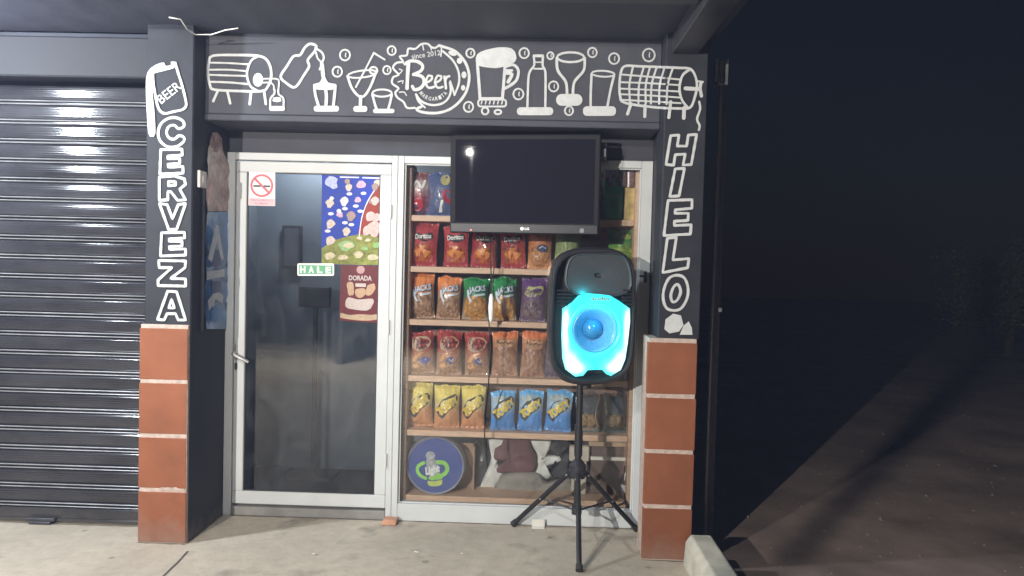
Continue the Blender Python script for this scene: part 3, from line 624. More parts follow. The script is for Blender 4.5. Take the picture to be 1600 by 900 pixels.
for P in ([(542,442),(551,441),(553,452),(552,461),(545,462),(543,452)], [(574,446),(585,443),(587,450),(580,461),(572,461),(572,453)], [(556,452),(570,451),(571,460),(562,466),(555,460)]): mb = MB(); fill(mb, P, pm(YPo+.0003)); obj('biscuit_print', mb, mat('print_biscuit', (.38, .22, .11), .4, var=.25, scale=60), dp)

# banner on the left reveal wall
bn = thing('plastic_banner', (0.004, -.2, 1.1), 'crumpled plastic beer banner in blue and tan on the left reveal wall', 'banner')
def banner(rows, name, m, base):
    mb = MB(); NR, NC = 26, 8; k = 0
    for i in range(NR+1):
        t = i/NR; y = rows[0][0]+(rows[-1][0]-rows[0][0])*t
        for a, b in zip(rows[:-1], rows[1:]):
            if a[0] <= y <= b[0]+1e-6: s = (y-a[0])/(b[0]-a[0]); xl = a[1]+(b[1]-a[1])*s; xr = a[2]+(b[2]-a[2])*s; break
        for j in range(NC+1):
            q = atx(xl+(xr-xl)*j/NC, y+(y-rows[0][0])*0.0, base)
            d = .010*(noise.noise((q.y*14, q.z*11, 3.1))+.6)+.006*noise.noise((q.y*40, q.z*30, 1))
            mb.v.append((base+max(.001, d), q.y, q.z))
    for i in range(NR):
        for j in range(NC): a = i*(NC+1)+j; mb.f.append((a, a+1, a+NC+2, a+NC+1))
    return obj(name, mb, m, bn, smooth=True)
banner([(207,330,338),(213,327,343),(232,325,346),(258,322,356),(330,321,356)], 'banner_top', mat('banner_film', (.36, .25, .22), .14, var=.55, scale=14, spec=1.0, bump=.9, bscale=26), .004)
banner([(331,321,356),(420,320,354),(490,319,352),(514,319,352)], 'banner_print', mat('banner_blue', (.13, .26, .52), .18, var=.25, scale=9, spec=.8, bump=.5, bscale=20), .004)
bmap = lambda px, py, e: atx(px, py, .026+e*.5)
for nm, Ps, col in (('white_print', [[(337,352),(341,352),(350,405),(346,408),(339,376),(331,410),(325,404)]], (.5, .53, .58)), ('white_print', [[(323,424),(351,420),(351,432),(323,437)]], (.46, .5, .56)),
                    ('white_print', [[(325,470),(338,452),(349,462),(348,474),(337,468),(327,486)]], (.48, .5, .55)), ('navy_print', [[(332,392),(344,390),(346,414),(338,418),(331,416)]], (.03, .05, .16)),
                    ('navy_print', [[(331,440),(346,438),(345,456),(332,459)]], (.03, .05, .16)), ('blue_print', [[(330,486),(338,476),(347,484),(346,500),(332,504)]], (.07, .2, .5))):
    for P in Ps: mb = MB(); fill(mb, P, bmap, curve=False); obj(nm, mb, mat('banner_%s_%.2f' % (nm, col[0]), col, .3, var=.2, scale=30), bn)

# ------------------------------------------------------------------ display shelf
YB = .06; YBK = .36
shz = [at(690, y, YB).z for y in (337, 417, 500, 588, 673)] + [.125]
sh = thing('display_shelf', (1.7, .2, 0), 'pale wooden display shelf full of snack bags behind the window', 'shelf')
for i, z in enumerate(shz):
    obj('shelf_board', MB().box(1.052, 2.345, YB, YBK-.002, z-.034, z), M_wood, sh, bevel=.002)
for x in (1.012, 2.346): obj('upright', MB().box(x, x+.038, YB-.012, YBK, .02, 2.05), M_wood, sh, bevel=.002)
obj('back_board', MB().box(1.052, 2.345, YBK, YBK+.01, shz[4]-.03, 2.05), M_back, sh)
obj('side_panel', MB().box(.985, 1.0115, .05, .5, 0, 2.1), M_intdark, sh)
obj('plinth', MB().box(1.052, 2.345, YB+.01, YB+.03, .06, .09), M_wood, sh)

# ---- snack bags
class Bag:
    def __init__(s, w, h, D, seed): s.w, s.h, s.D, s.s = w, h, D, seed
    def t(s, v): return max(0., math.sin(math.pi*min(1, max(0, (v-.045)/.91))))**.55
    def surf(s, x, z):
        u = min(1, max(-1, 2*x/s.w)); v = min(1, max(0, z/s.h)); t = s.t(v); e = (1-abs(u)**2.2)**.85
        y = s.D*1.35*e*t
        y += (.008*noise.noise((x*24, z*17, s.s))+.0042*noise.noise((x*60, z*40, s.s+5)))*(.4+.6*e)*min(1, t*1.6)
        y += .0035*math.sin(u*15+s.s*3+2*v)*(1-t)
        return -max(y, -.004)-.001
    def mesh(s):
        NU, NV = 18, 26; mb = MB()
        for side in (1, -1):
            k = len(mb.v)
            for j in range(NV+1):
                v = j/NV
                for i in range(NU+1):
                    u = -1+2*i/NU; t = s.t(v); x = u*s.w/2*(1-.075*t+.03*noise.noise((v*7, s.s, u*.7)))
                    y = s.surf(u*s.w/2, v*s.h)
                    zz = v*s.h + (.0035*((i % 2)*2-1) if j in (0, NV) else 0) + .018*noise.noise((u*1.4, s.s, 2))*v - .006*u*u*v
                    mb.v.append((x, y if side == 1 else -y*.7, zz))
            for j in range(NV):
                for i in range(NU): a = k+j*(NU+1)+i; mb.f.append((a, a+1, a+NU+2, a+NU+1))
        return mb
    def mp(s, x, z, e): return (x*(1-.075*s.t(z/s.h)), s.surf(x, z)-.0042-e*.3, z)

def bagmat(name, stops, pic=None, picc=None, rough=.24, metal=0.0, pscale=9, pic2=None):
    m = bpy.data.materials.new(name); m.use_nodes = True; n = m.node_tree.nodes; l = m.node_tree.links; b = n['Principled BSDF']
    stops = [(p_, tuple(min(.8, c_*1.25+.012) for c_ in q_)) for p_, q_ in stops]
    b.inputs['Roughness'].default_value = rough; b.inputs['Metallic'].default_value = metal; b.inputs['Coat Weight'].default_value = .9; b.inputs['Coat Roughness'].default_value = .04
    tc = n.new('ShaderNodeTexCoord'); sp = n.new('ShaderNodeSeparateXYZ'); l.new(tc.outputs['Generated'], sp.inputs[0])
    nz = n.new('ShaderNodeTexNoise'); nz.inputs['Scale'].default_value = 5; nz.inputs['Detail'].default_value = 4; l.new(tc.outputs['Generated'], nz.inputs['Vector'])
    ma = n.new('ShaderNodeMath'); ma.operation = 'MULTIPLY_ADD'; ma.inputs[1].default_value = .12; l.new(nz.outputs['Fac'], ma.inputs[0]); l.new(sp.outputs['Z'], ma.inputs[2])
    r = n.new('ShaderNodeValToRGB'); l.new(ma.outputs[0], r.inputs[0]); el = r.color_ramp.elements
    while len(el) > 1: el.remove(el[0])
    el[0].position = stops[0][0]+.06; el[0].color = (*stops[0][1], 1)
    for p, c in stops[1:]: e = el.new(min(1, p+.06)); e.color = (*c, 1)
    out = r.outputs[0]
    if pic:                                        # printed picture of the snack in an uneven oval
        cx, cz, rx, rz = pic
        vo = n.new('ShaderNodeTexVoronoi'); vo.inputs['Scale'].default_value = pscale; l.new(tc.outputs['Generated'], vo.inputs['Vector'])
        r2 = n.new('ShaderNodeValToRGB'); l.new(vo.outputs['Distance'], r2.inputs[0])
        r2.color_ramp.elements[0].color = (*picc[0], 1); r2.color_ramp.elements[1].color = (*picc[1], 1); r2.color_ramp.elements[0].position = .15; r2.color_ramp.elements[1].position = .75
        def mth(op, a, bb, c=None):
            q = n.new('ShaderNodeMath'); q.operation = op
            for i, s_ in enumerate((a, bb, c)):
                if s_ is None: continue
                if isinstance(s_, (int, float)): q.inputs[i].default_value = s_
                else: l.new(s_, q.inputs[i])
            return q.outputs[0]
        dx = mth('DIVIDE', mth('SUBTRACT', sp.outputs['X'], cx), rx); dz = mth('DIVIDE', mth('SUBTRACT', sp.outputs['Z'], cz), rz)
        d = mth('ADD', mth('MULTIPLY', dx, dx), mth('MULTIPLY', dz, dz)); d = mth('ADD', d, mth('MULTIPLY', nz.outputs['Fac'], .8))
        fa = mth('LESS_THAN', d, 1.4)
        mx = n.new('ShaderNodeMix'); mx.data_type = 'RGBA'; l.new(fa, mx.inputs[0]); l.new(out, mx.inputs[6]); l.new(r2.outputs[0], mx.inputs[7]); out = mx.outputs[2]
    l.new(out, b.inputs['Base Color'])
    n2 = n.new('ShaderNodeTexNoise'); n2.inputs['Scale'].default_value = 34; n2.inputs['Detail'].default_value = 3; n2.inputs['Distortion'].default_value = .8
    l.new(tc.outputs['Object'], n2.inputs['Vector']); bp = n.new('ShaderNodeBump'); bp.inputs['Strength'].default_value = .8; bp.inputs['Distance'].default_value = .012
    l.new(n2.outputs['Fac'], bp.inputs['Height']); l.new(bp.outputs[0], b.inputs['Normal']); return m

def ink(name, c, rough=.35): return mat('ink_'+name, c, rough, var=.12, scale=50)
def chips_tri(mb, b, L):
    for (x, z, r, a) in L:
        P = [(x+r*math.cos(a+2.094*i), z+r*math.sin(a+2.094*i)) for i in range(3)]
        fill(mb, line_pts(P, True, r*.6), b.mp, curve=False)
def kind_red(b):
    P = []
    mb = MB(); fill(mb, [(-.06,.165),(-.04,.195),(.0,.18),(.05,.198),(.062,.17),(.02,.14),(-.02,.15)], b.mp, step=.02); P.append(('logo_field', mb, ink('black', (.02, .015, .02))))
    mb = MB(); text(mb, 'Doritos', 0, .172, .104, .03, b.mp, up=1, bold=.03, e=.014, rot=R(4)); P.append(('lettering', mb, ink('white', (.78, .76, .74))))
    mb = MB(); chips_tri(mb, b, [(-.025,.08,.034,-1.2),(.025,.075,.034,-1.8),(.0,.105,.026,.4)]); P.append(('chip_print', mb, ink('chip', (.62, .22, .05))))
    return P
def kind_jacks(b):
    P = []
    mb = MB(); text(mb, 'JACKS', .008, .172, .116, .052, b.mp, up=1, bold=.07, shear=.1, e=.001, rot=R(10)); P.append(('lettering_outline', mb, ink('navy', (.03, .05, .12))))
    mb = MB(); text(mb, 'JACKS', .007, .174, .106, .044, b.mp, up=1, bold=.03, shear=.1, e=.012, rot=R(10)); ribbon(mb, [(-.005,.138),(.055,.15)], .012, b.mp, curve=False, step=.01); ribbon(mb, [(-.05,.165),(-.045,.13),(-.03,.105)], .013, b.mp, step=.01)
    P.append(('lettering', mb, ink('paleblue', (.66, .75, .84)))); return P
def kind_cheese(b):
    mb = MB(); fill(mb, [(-.055,.16),(-.03,.205),(.0,.2),(.06,.21),(.055,.165),(.03,.165),(.02,.145),(-.03,.14)], b.mp, step=.02)
    m2 = MB(); text(mb, 'Cheetos', .0, .17, .1, .03, b.mp, up=1, e=.0001); text(m2, 'Cheetos', .002, .176, .1, .028, b.mp, up=1, bold=.02, e=.014, rot=R(6))
    return [('logo_field', mb, ink('olive', (.46, .44, .2))), ('lettering', m2, ink('violet', (.1, .06, .14)))]
def kind_brown_red(b):
    mb = MB(); fill(mb, [(-.06,.155),(-.055,.205),(-.02,.225),(.04,.222),(.06,.195),(.045,.16),(.01,.145),(-.03,.14)], b.mp, step=.02)
    m2 = MB()
    ribbon(m2, [(-.05,.19),(-.04,.215),(-.025,.2),(-.035,.175),(-.015,.185),(-.005,.21),(.0,.185),(.015,.19),(.02,.205),(.03,.185),(.045,.195)], .006, b.mp, step=.006)
    ribbon(m2, [(-.035,.155),(-.025,.175),(-.015,.15),(0,.17),(.008,.15),(.025,.168),(.035,.16)], .006, b.mp, step=.006)
    m3 = MB(); fill(m3, [(-.025,.085),(.0,.105),(.03,.105),(.058,.09),(.03,.066),(.005,.064)], b.mp, step=.02)
    m4 = MB(); fill(m4, [(-.06,.085),(-.035,.125),(.02,.135),(-.02,.112),(-.045,.075)], b.mp, step=.02); fill(m4, [(-.06,.06),(-.03,.07),(-.02,.045),(-.05,.04)], b.mp, step=.02)
    m5 = MB(); ribbon(m5, [(.0,.09),(.012,.08),(.022,.092)], .004, b.mp, step=.006)
    return [('logo_field', mb, ink('tan', (.48, .34, .24))), ('lettering', m2, ink('darkred', (.12, .03, .025))), ('badge', m3, ink('blue', (.04, .06, .30))), ('biscuit_print', m4, ink('biscuit', (.6, .31, .14))), ('badge_mark', m5, ink('white', (.78, .76, .74)))]
def kind_brown(b):
    mb = MB(); fill(mb, [(-.06,.19),(-.05,.215),(.0,.22),(.055,.215),(.06,.18),(.0,.165)], b.mp, step=.02)
    m2 = MB(); ribbon(m2, [(-.05,.195),(-.045,.21),(-.035,.19),(-.02,.2),(-.01,.19),(.005,.205),(.02,.19),(.04,.2),(.05,.195)], .005, b.mp, step=.006)
    return [('logo_field', mb, ink('tan2', (.42, .24, .14))), ('lettering', m2, ink('brown', (.12, .05, .02)))]
def kind_tosty(b):
    P = []
    mb = MB(); fill(mb, [(-.068,.10),(-.05,.145),(-.03,.172),(.0,.185),(.05,.205),(.068,.185),(.055,.14),(.012,.108),(-.03,.058),(-.055,.075)], b.mp, step=.02); P.append(('logo_field', mb, ink('black', (.02, .015, .02))))
    mb = MB()
    for ch, x, z, w, h in (('T',-.044,.102,.036,.05),('O',-.020,.116,.038,.052),('S',.004,.140,.034,.05),('T',.028,.153,.034,.048),('Y',.051,.168,.034,.046)): text(mb, ch, x, z, w, h, b.mp, up=1, bold=.08, e=.016, rot=R(36))
    P.append(('lettering', mb, ink('yellow', (.74, .58, .10)))); return P
def kind_orange(b):
    mb = MB(); fill(mb, ell(.02, .12, .035, .022), b.mp, step=.02); m2 = MB(); ribbon(m2, [(.0,.12),(.02,.13),(.04,.12)], .006, b.mp, step=.006)
    return [('badge', mb, ink('blue2', (.06, .09, .2))), ('lettering', m2, ink('white', (.78, .76, .74)))]
def kind_navy(b):
    mb = MB(); fill(mb, ell(.02, .21, .03, .034), b.mp, step=.02); m2 = MB(); fill(m2, ell(.035, .11, .03, .045, rot=.5), b.mp, step=.02); m3 = MB(); fill(m3, [(-.02,.0+.02),(-.006,.09),(.01,.09),(.0,.02)], b.mp, curve=False)
    return [('sun_print', mb, ink('straw', (.5, .45, .2))), ('red_print', m2, ink('red', (.45, .03, .05))), ('white_flash', m3, ink('white', (.78, .76, .74)))]
def kind_silver(b):
    mb = MB(); fill(mb, ell(-.01, .06, .04, .035, rot=.4), b.mp, step=.02); m2 = MB(); ribbon(m2, [(-.04,.16),(-.01,.2),(.02,.16),(.04,.2)], .016, b.mp, step=.01)
    return [('red_print', mb, ink('red', (.45, .03, .05))), ('white_flash', m2, ink('white', (.78, .76, .74)))]
def kind_green(b):
    mb = MB(); fill(mb, [(-.06,.1),(.0,.115),(.06,.1),(.06,.125),(.0,.135),(-.06,.125)], b.mp, step=.02); fill(mb, ell(.025, .2, .03, .018), b.mp, step=.02)
    return [('pale_band', mb, ink('lime', (.38, .5, .12)))]
def kind_none(b): return []
rd, orr = (.36, .045, .045), (.55, .16, .04)
KINDS = {
 'red': (Bag(.158, .262, .036, 1), bagmat('bag_red', [(0, (.30, .035, .04)), (.5, rd), (1, (.33, .04, .045))], (.5, .3, .36, .2), ((.55, .16, .04), (.25, .03, .02)), pscale=7), kind_red),
 'jorange': (Bag(.152, .262, .036, 2), bagmat('bag_jacks_orange', [(0, (.36, .22, .14)), (.5, (.38, .22, .13)), (.66, (.5, .17, .06)), (.85, (.66, .22, .07))], (.5, .27, .5, .28), ((.50, .32, .2), (.22, .12, .07))), kind_jacks),
 'jgreen': (Bag(.158, .268, .038, 3), bagmat('bag_jacks_green', [(0, (.3, .22, .14)), (.48, (.16, .14, .08)), (.56, (.02, .16, .06)), (.85, (.01, .22, .06))], (.5, .28, .46, .28), ((.68, .36, .11), (.32, .15, .04))), kind_jacks),
 'cheese': (Bag(.155, .262, .036, 4), bagmat('bag_purple', [(0, (.09, .05, .10)), (.5, (.12, .07, .14)), (.8, (.10, .04, .16))], (.5, .26, .4, .22), ((.3, .22, .22), (.08, .05, .08)), pscale=14), kind_cheese),
 'rb': (Bag(.155, .262, .034, 5), bagmat('bag_red_brown', [(0, (.34, .22, .16)), (.45, (.32, .14, .09)), (.62, (.28, .045, .035)), (1, (.30, .04, .035))], (.4, .2, .5, .2), ((.46, .28, .17), (.24, .12, .07))), kind_brown_red),
 'br': (Bag(.152, .27, .036, 6), bagmat('bag_brown', [(0, (.30, .15, .09)), (.55, (.36, .19, .11)), (.78, (.42, .2, .1)), (.86, (.58, .17, .06))], (.5, .34, .5, .36), ((.40, .22, .14), (.26, .12, .07)), pscale=7), kind_brown),
 'ty': (Bag(.152, .262, .034, 7), bagmat('bag_yellow', [(0, (.42, .19, .08)), (.38, (.50, .24, .1)), (.52, (.52, .44, .22)), (.75, (.62, .52, .12))], None), kind_tosty),
 'tb': (Bag(.156, .25, .036, 8), bagmat('bag_blue', [(0, (.05, .20, .5)), (.4, (.05, .24, .62)), (.6, (.3, .45, .6)), (.9, (.07, .33, .66))], (.5, .76, .4, .1), ((.5, .52, .4), (.25, .38, .5))), kind_tosty),
 'or': (Bag(.15, .25, .034, 9), bagmat('bag_orange', [(0, (.48, .24, .1)), (.6, (.5, .18, .06)), (.9, (.4, .1, .05))], (.5, .3, .4, .25), ((.6, .3, .12), (.3, .12, .05))), kind_orange),
 'navy': (Bag(.165, .262, .04, 10), bagmat('bag_navy', [(0, (.05, .08, .2)), (.5, (.09, .11, .2)), (1, (.06, .09, .22))], None), kind_navy),
 'silver': (Bag(.15, .262, .04, 11), bagmat('bag_silver_red', [(0, (.08, .08, .16)), (.4, (.3, .06, .08)), (.65, (.5, .42, .42)), (.9, (.26, .09, .09))], None, rough=.2, metal=.35), kind_silver),
 'green': (Bag(.165, .262, .04, 12), bagmat('bag_green', [(0, (.12, .22, .03)), (.5, (.14, .28, .04)), (.7, (.03, .22, .04)), (1, (.05, .26, .06))], None), kind_green),
 'lime': (Bag(.16, .262, .04, 13), bagmat('bag_olive_green', [(0, (.2, .25, .1)), (.8, (.25, .32, .14)), (.95, (.3, .34, .2))], None), kind_none),
 'dark': (Bag(.15, .24, .036, 14), bagmat('bag_dark', [(0, (.05, .04, .09)), (.6, (.10, .07, .09)), (1, (.16, .10, .09))], None), kind_none),
 'plain': (Bag(.15, .25, .036, 15), bagmat('bag_plain_brown', [(0, (.26, .15, .1)), (.6, (.38, .22, .14)), (1, (.45, .25, .14))], None), kind_none),
}
PROTO = {}
def put_bag(kind, px, shelf, label, group=None, dy=0.0, rz=None, sc=1.0):
    b0, m, fn = KINDS[kind]; z = shz[shelf]
    b = Bag(b0.w*random.uniform(.95, 1.05), b0.h*random.uniform(.94, 1.03), b0.D*random.uniform(.85, 1.25), random.uniform(0, 90))
    x = at(px, 450, YB+.06).x; zpx = z
    # account for the roll: find x on the shelf plane at the bag's own height
    for _ in range(2):
        d = at(px, 100, YB+.06); d2 = at(px, 800, YB+.06); x = d.x+(d2.x-d.x)*((d.z-(z+.13))/(d.z-d2.z))
    loc = (x+random.uniform(-.006, .006), YB+.08+dy+random.uniform(-.012, .02), z+.001); rot = rz if rz is not None else random.uniform(-.16, .16)
    o = obj('snack_bag', b.mesh(), m, smooth=True)
    for nm, mb, im in fn(b): obj(nm, mb, im, o, local=True)
    o.location = loc; o.rotation_euler = (random.uniform(-.12, -.02), random.uniform(-.05, .05), rot); o.scale = (sc, sc, sc)
    return tag(o, label, 'snack bag', group)
G = 'snack bags on the display shelf'
put_bag('silver', 656, 0, 'crinkled red and silver snack bag at left end of top shelf', G)
put_bag('navy', 692, 0, 'navy snack bag with pale yellow disc beside the television', G, dy=-.02)
for i, (x, n_) in enumerate(zip((662, 711, 753, 803), ('leftmost', 'second from left', 'third from left', 'rightmost'))):
    put_bag('red', x, 1, 'red tortilla chip bag on second shelf, %s of the four' % n_, G)
put_bag('or', 845, 1, 'orange snack bag with dark blue badge, under the television beside the speaker', G)
put_bag('lime', 888, 1, 'olive green snack bag just above the top of the speaker', G)
put_bag('green', 972, 1, 'bright green snack bag at right end of second shelf', G)
for i, (x, n_) in enumerate(zip((659, 699), ('left', 'right'))): put_bag('jorange', x, 2, 'orange topped chip bag with white lettering, %s one of the pair on third shelf' % n_, G)
for i, (x, n_) in enumerate(zip((742, 788), ('left', 'right'))): put_bag('jgreen', x, 2, 'green topped chip bag with white lettering, %s one of the pair on third shelf' % n_, G)
put_bag('cheese', 832, 2, 'purple snack bag with olive logo beside the speaker', G)
put_bag('plain', 984, 2, 'brown snack bag right of the speaker on third shelf', G, dy=.03)
for i, (x, n_) in enumerate(zip((659, 702, 745), ('leftmost', 'middle', 'rightmost'))): put_bag('rb', x, 3, 'dark red snack bag with blue badge, %s of the three on fourth shelf' % n_, G)
for i, (x, n_) in enumerate(zip((789, 831), ('left', 'right'))): put_bag('br', x, 3, 'brown snack bag with orange top, %s one of the pair on fourth shelf' % n_, G)
put_bag('dark', 868, 3, 'dark navy snack bag half hidden left of the glowing speaker', G, dy=.02)
put_bag('dark', 975, 3, 'dark snack bag right of the glowing speaker on fourth shelf', G, dy=.02)
for i, (x, n_) in enumerate(zip((655, 699, 740), ('leftmost', 'middle', 'rightmost'))): put_bag('ty', x, 4, 'yellow and orange snack bag, %s of the three on fifth shelf' % n_, G)
for i, (x, n_) in enumerate(zip((786, 829, 872), ('leftmost', 'middle', 'rightmost'))): put_bag('tb', x, 4, 'blue snack bag with yellow lettering, %s of the three on fifth shelf' % n_, G)
# clear bags with biscuits
M_clear = glassmat('clear_film', (.72, .78, .8), 1.6)
for x, n_ in ((918, 'left one, behind the tripod pole'), (963, 'right one, beside the window frame')):
    z = shz[4]; X = at(x, 640, YB+.06).x; b = Bag(.15, .245, .03, 20+x)
    o = thing('biscuit_bag', (X, YB+.08, z+.001), 'clear bag of round biscuits on fifth shelf, ' + n_, 'snack bag', 'clear biscuit bags')
    obj('film', b.mesh(), M_clear, o, smooth=True, local=True)
    obj('label_strip', MB().box(-.07, .07, -.004, .004, .004, .03), mat('teal_print', (.08, .14, .15), .4), o, local=True)
    for k, (dx, dz) in enumerate(((-.028, .07), (.022, .066), (-.004, .074), (.03, .07))):
        obj('biscuit', MB().lathe([(.0001, -.008), (.03, -.008), (.036, 0), (.03, .008), (.0001, .008)], (dx, -.012+.008*k, dz), 'y', 16), mat('biscuit', (.55, .32, .14), .7, var=.3, scale=60, bump=.5, bscale=90), o, local=True, smooth=True)
    obj('inner_card', MB().box(-.065, .065, .018, .02, .01, .22), mat('dark_card', (.06, .08, .10), .6), o, local=True)
# boxes on top shelf
def box_thing(name, x0, x1, y0, y1, Y, dep, m, label, cat, extra=None):
    a = at(x0, y0, Y); c = at(x1, y1, Y)
    o = thing(name, ((a.x+c.x)/2, Y, c.z), label, cat)
    obj('carton', MB().box(a.x, c.x, Y, Y+dep, c.z, a.z), m, o, bevel=.002); 
    if extra: extra(o, a, c)
    return o
zt0 = shz[0]
def bx(name, pxa, pxb, h, m, label, lid):
    a = at(pxa, 310, YB+.03); c = at(pxb, 310, YB+.03)
    o = thing(name, ((a.x+c.x)/2, YB+.05, zt0), label, 'box')
    obj('carton', MB().box(a.x, c.x, YB+.03, YB+.2, zt0+.001, zt0+h), m, o, bevel=.003)
    obj('side_print', MB().box(a.x+.006, c.x-.006, YB+.028, YB+.0295, zt0+h*.55, zt0+h*.62), lid, o)
    return o
bx('green_box', 944, 973, .235, mat('green_foil', (.02, .2, .06), .3, var=.3, scale=14), 'dark green carton at right end of top shelf', mat('green_pale', (.08, .22, .09), .4))
bx('gold_box', 975, 1002, .225, mat('gold_foil', (.62, .47, .2), .32, metal=.1, var=.35, scale=16), 'gold foil carton beside the green one on top shelf', mat('gold_pale', (.62, .48, .2), .4))
# hanging sachets on the right side, top shelf
for i, (x, c) in enumerate(((940, (.6, .58, .55)), (957, (.25, .22, .28)), (972, (.22, .16, .18)), (985, (.28, .2, .2)))):
    a = at(x, 268, YB+.02); o = obj('sachet', MB().add([(-.022, 0, 0), (0, -.01, 0), (.022, 0, 0), (-.02, 0, -.09), (0, -.014, -.09), (.02, 0, -.09)], [(0, 1, 4, 3), (1, 2, 5, 4)]), mat('sachet_%d' % i, c, .25, var=.4, scale=30, metal=.3), smooth=True)
    o.location = (a.x, YB-.005+.012*(i % 2), 2.052); tag(o, ['pale silver', 'grey violet', 'dark maroon', 'brownish red'][i]+' sachet hanging from the window head right of the television', 'sachet', 'hanging sachets')

# ---- round beer sign, bottom shelf
c = at(680, 728, YB+.03); rr = (at(726, 728, YB+.03).x-at(634, 728, YB+.03).x)/2
rs = thing('round_beer_sign', (c.x, YB+.05, c.z-rr), 'round navy beer sign with lime green ring on the bottom shelf', 'sign')
M_navy = mat('navy_disc', (.04, .075, .28), .3, var=.12, scale=8)
obj('rim', MB().lathe([(rr*.93, -.035), (rr*.97, -.042), (rr, -.03), (rr, .05), (rr*.9, .055), (rr*.9, -.03)], (c.x, YB+.07, c.z), 'y', 48), mat('grey_rim', (.36, .37, .42), .3, metal=.2), rs, smooth='auto')
obj('face', MB().lathe([(.0001, -.036), (rr*.9, -.033), (rr*.93, -.034)], (c.x, YB+.07, c.z), 'y', 48), M_navy, rs, smooth=True)
sm_ = lambda px, py, e: at(px, py, YB+.033-e*.3)
CS = lambda p: (625+p[0]/9, 680+p[1]/9)
mb = MB(); ribbon(mb, [CS(p) for p in [(330,390),(260,430),(245,500),(290,570),(360,605)]], 5.5, sm_); ribbon(mb, [CS(p) for p in [(530,380),(620,390),(665,460),(640,530),(560,580),(450,610)]], 6.5, sm_); fill(mb, [CS(p) for p in [(410,580),(560,530),(600,580),(590,620),(400,620)]], sm_)
obj('lime_ring', mb, mat('lime_green', (.26, .60, .10), .4, var=.2), rs)
mb = MB(); fill(mb, [CS(p) for p in [(388,640),(450,650),(598,632),(590,690),(520,718),(420,716),(390,690)]], lambda a, b_, e: at(a, b_, YB+.0312)); obj('lime_slice', mb, mat('lime_yellow', (.5, .62, .14), .4, var=.2), rs)
mb = MB(); fill(mb, [CS(p) for p in [(370,345),(500,345),(510,410),(560,440),(560,510),(420,590),(375,440)]], lambda a, b_, e: at(a, b_, YB+.0308)); fill(mb, ell(*CS((428,290)), 7.5, 7), sm_); obj('bottle_print', mb, mat('bottle_grey', (.34, .37, .40), .4, var=.4, scale=60), rs)
mb = MB(); text(mb, 'Light', *CS((455,500)), 23, 16, lambda a, b_, e: at(a, b_, YB+.0295), rot=R(14), bold=.05, shear=.2); obj('lettering', mb, mat('sign_letter2', (.78, .8, .8), .4), rs)

# ---- bottom shelf clutter: cardboard, sacks, boxes
def lump(name, pts, Y, D, m, label, cat, seed):
    Q = [at(x, y, Y) for x, y in pts]; cx = sum(q.x for q in Q)/len(Q); cz = sum(q.z for q in Q)/len(Q)
    P = smooth_pts([(q.x, q.z) for q in Q], True, .02); n = len(P); mb = MB(); rings = 7
    for r_ in range(rings):
        s = 1-r_/rings; dpt = D*math.sqrt(max(0, 1-s*s))
        for (x, z) in P:
            xx, zz = cx+(x-cx)*s, cz+(z-cz)*s
            mb.v.append((xx, Y-dpt-.02*noise.noise((xx*16, zz*16, seed))*(1-s+.3)-.01*abs(noise.noise((xx*40, zz*34, seed))), zz))
    for r_ in range(rings-1):
        for i in range(n): j = (i+1) % n; mb.f.append((r_*n+i, r_*n+j, (r_+1)*n+j, (r_+1)*n+i))
    mb.f.append(tuple((rings-1)*n+i for i in range(n))); k = len(mb.v)
    for (x, z) in P: mb.v.append((x, Y+D*.8, z))
    for i in range(n): j = (i+1) % n; mb.f.append((i, j, k+j, k+i))
    o = obj(name, mb, m, smooth=True); return tag(o, label, cat)
CL = lambda p: (730+p[0]/5.625, 670+p[1]/5.625)
M_sackw = mat('white_sack', (.68, .70, .68), .5, var=.2, scale=14); M_maroon = mat('maroon_cloth', (.13, .055, .06), .8, var=.25, scale=25, bump=.5, bscale=120); M_sackg = mat('grey_sack', (.25, .24, .21), .7, var=.25, scale=9)
lump('white_sack', [CL(p) for p in [(190,75),(340,85),(330,160),(270,280),(320,400),(270,480),(200,572),(90,572),(140,440),(200,300),(215,180)]], .30, .03, M_sackw, 'crumpled pale plastic sack beside the round beer sign', 'sack', 1)
lump('maroon_cloth', [CL(p) for p in [(345,75),(520,75),(560,170),(600,220),(590,370),(430,395),(260,380),(285,320),(350,275),(220,275),(225,190),(300,140)]], .275, .014, M_maroon, 'folded maroon cloth on the bottom shelf behind the glass', 'cloth', 2)
lump('white_sack', [CL(p) for p in [(545,70),(740,75),(745,130),(590,160),(600,230),(820,240),(820,300),(700,330),(740,420),(640,470),(570,470),(580,380),(600,220)]], .32, .02, M_sackw, 'torn white sack left of the tripod pole on bottom shelf', 'sack', 3)
lump('grey_sack', [CL(p) for p in [(320,400),(600,390),(700,470),(900,440),(940,580),(600,592),(220,585),(270,480)]], .26, .03, M_sackg, 'dull grey sack lying along the bottom shelf', 'sack', 4)
lump('dark_bundle', [CL(p) for p in [(745,85),(930,80),(960,430),(760,430),(700,320),(820,290),(820,200),(700,150)]], .34, .03, M_intdark, 'dark bundle behind the tripod pole on bottom shelf', 'bundle', 5)
lump('dark_bundle', [CL(p) for p in [(40,150),(150,140),(215,280),(150,400),(110,540),(35,560)]], .31, .03, mat('smoky_plastic', (.05, .055, .055), .3), 'smoky plastic bundle right of the round beer sign', 'bundle', 6)
M_card = mat('cardboard', (.36, .235, .15), .8, var=.12, scale=9)
a = at(727, 695, .2); c = at(738, 768, .2)
ob = thing('cardboard_sheet', (a.x, .25, .126), 'brown cardboard box standing behind the round beer sign', 'box')
obj('panel', MB().box(a.x-.33, c.x, .24, .255, .127, a.z), M_card, ob, bevel=.002); obj('side_flap', MB().box(c.x+.0005, c.x+.008, .2, .255, .127, a.z-.01), M_card, ob)
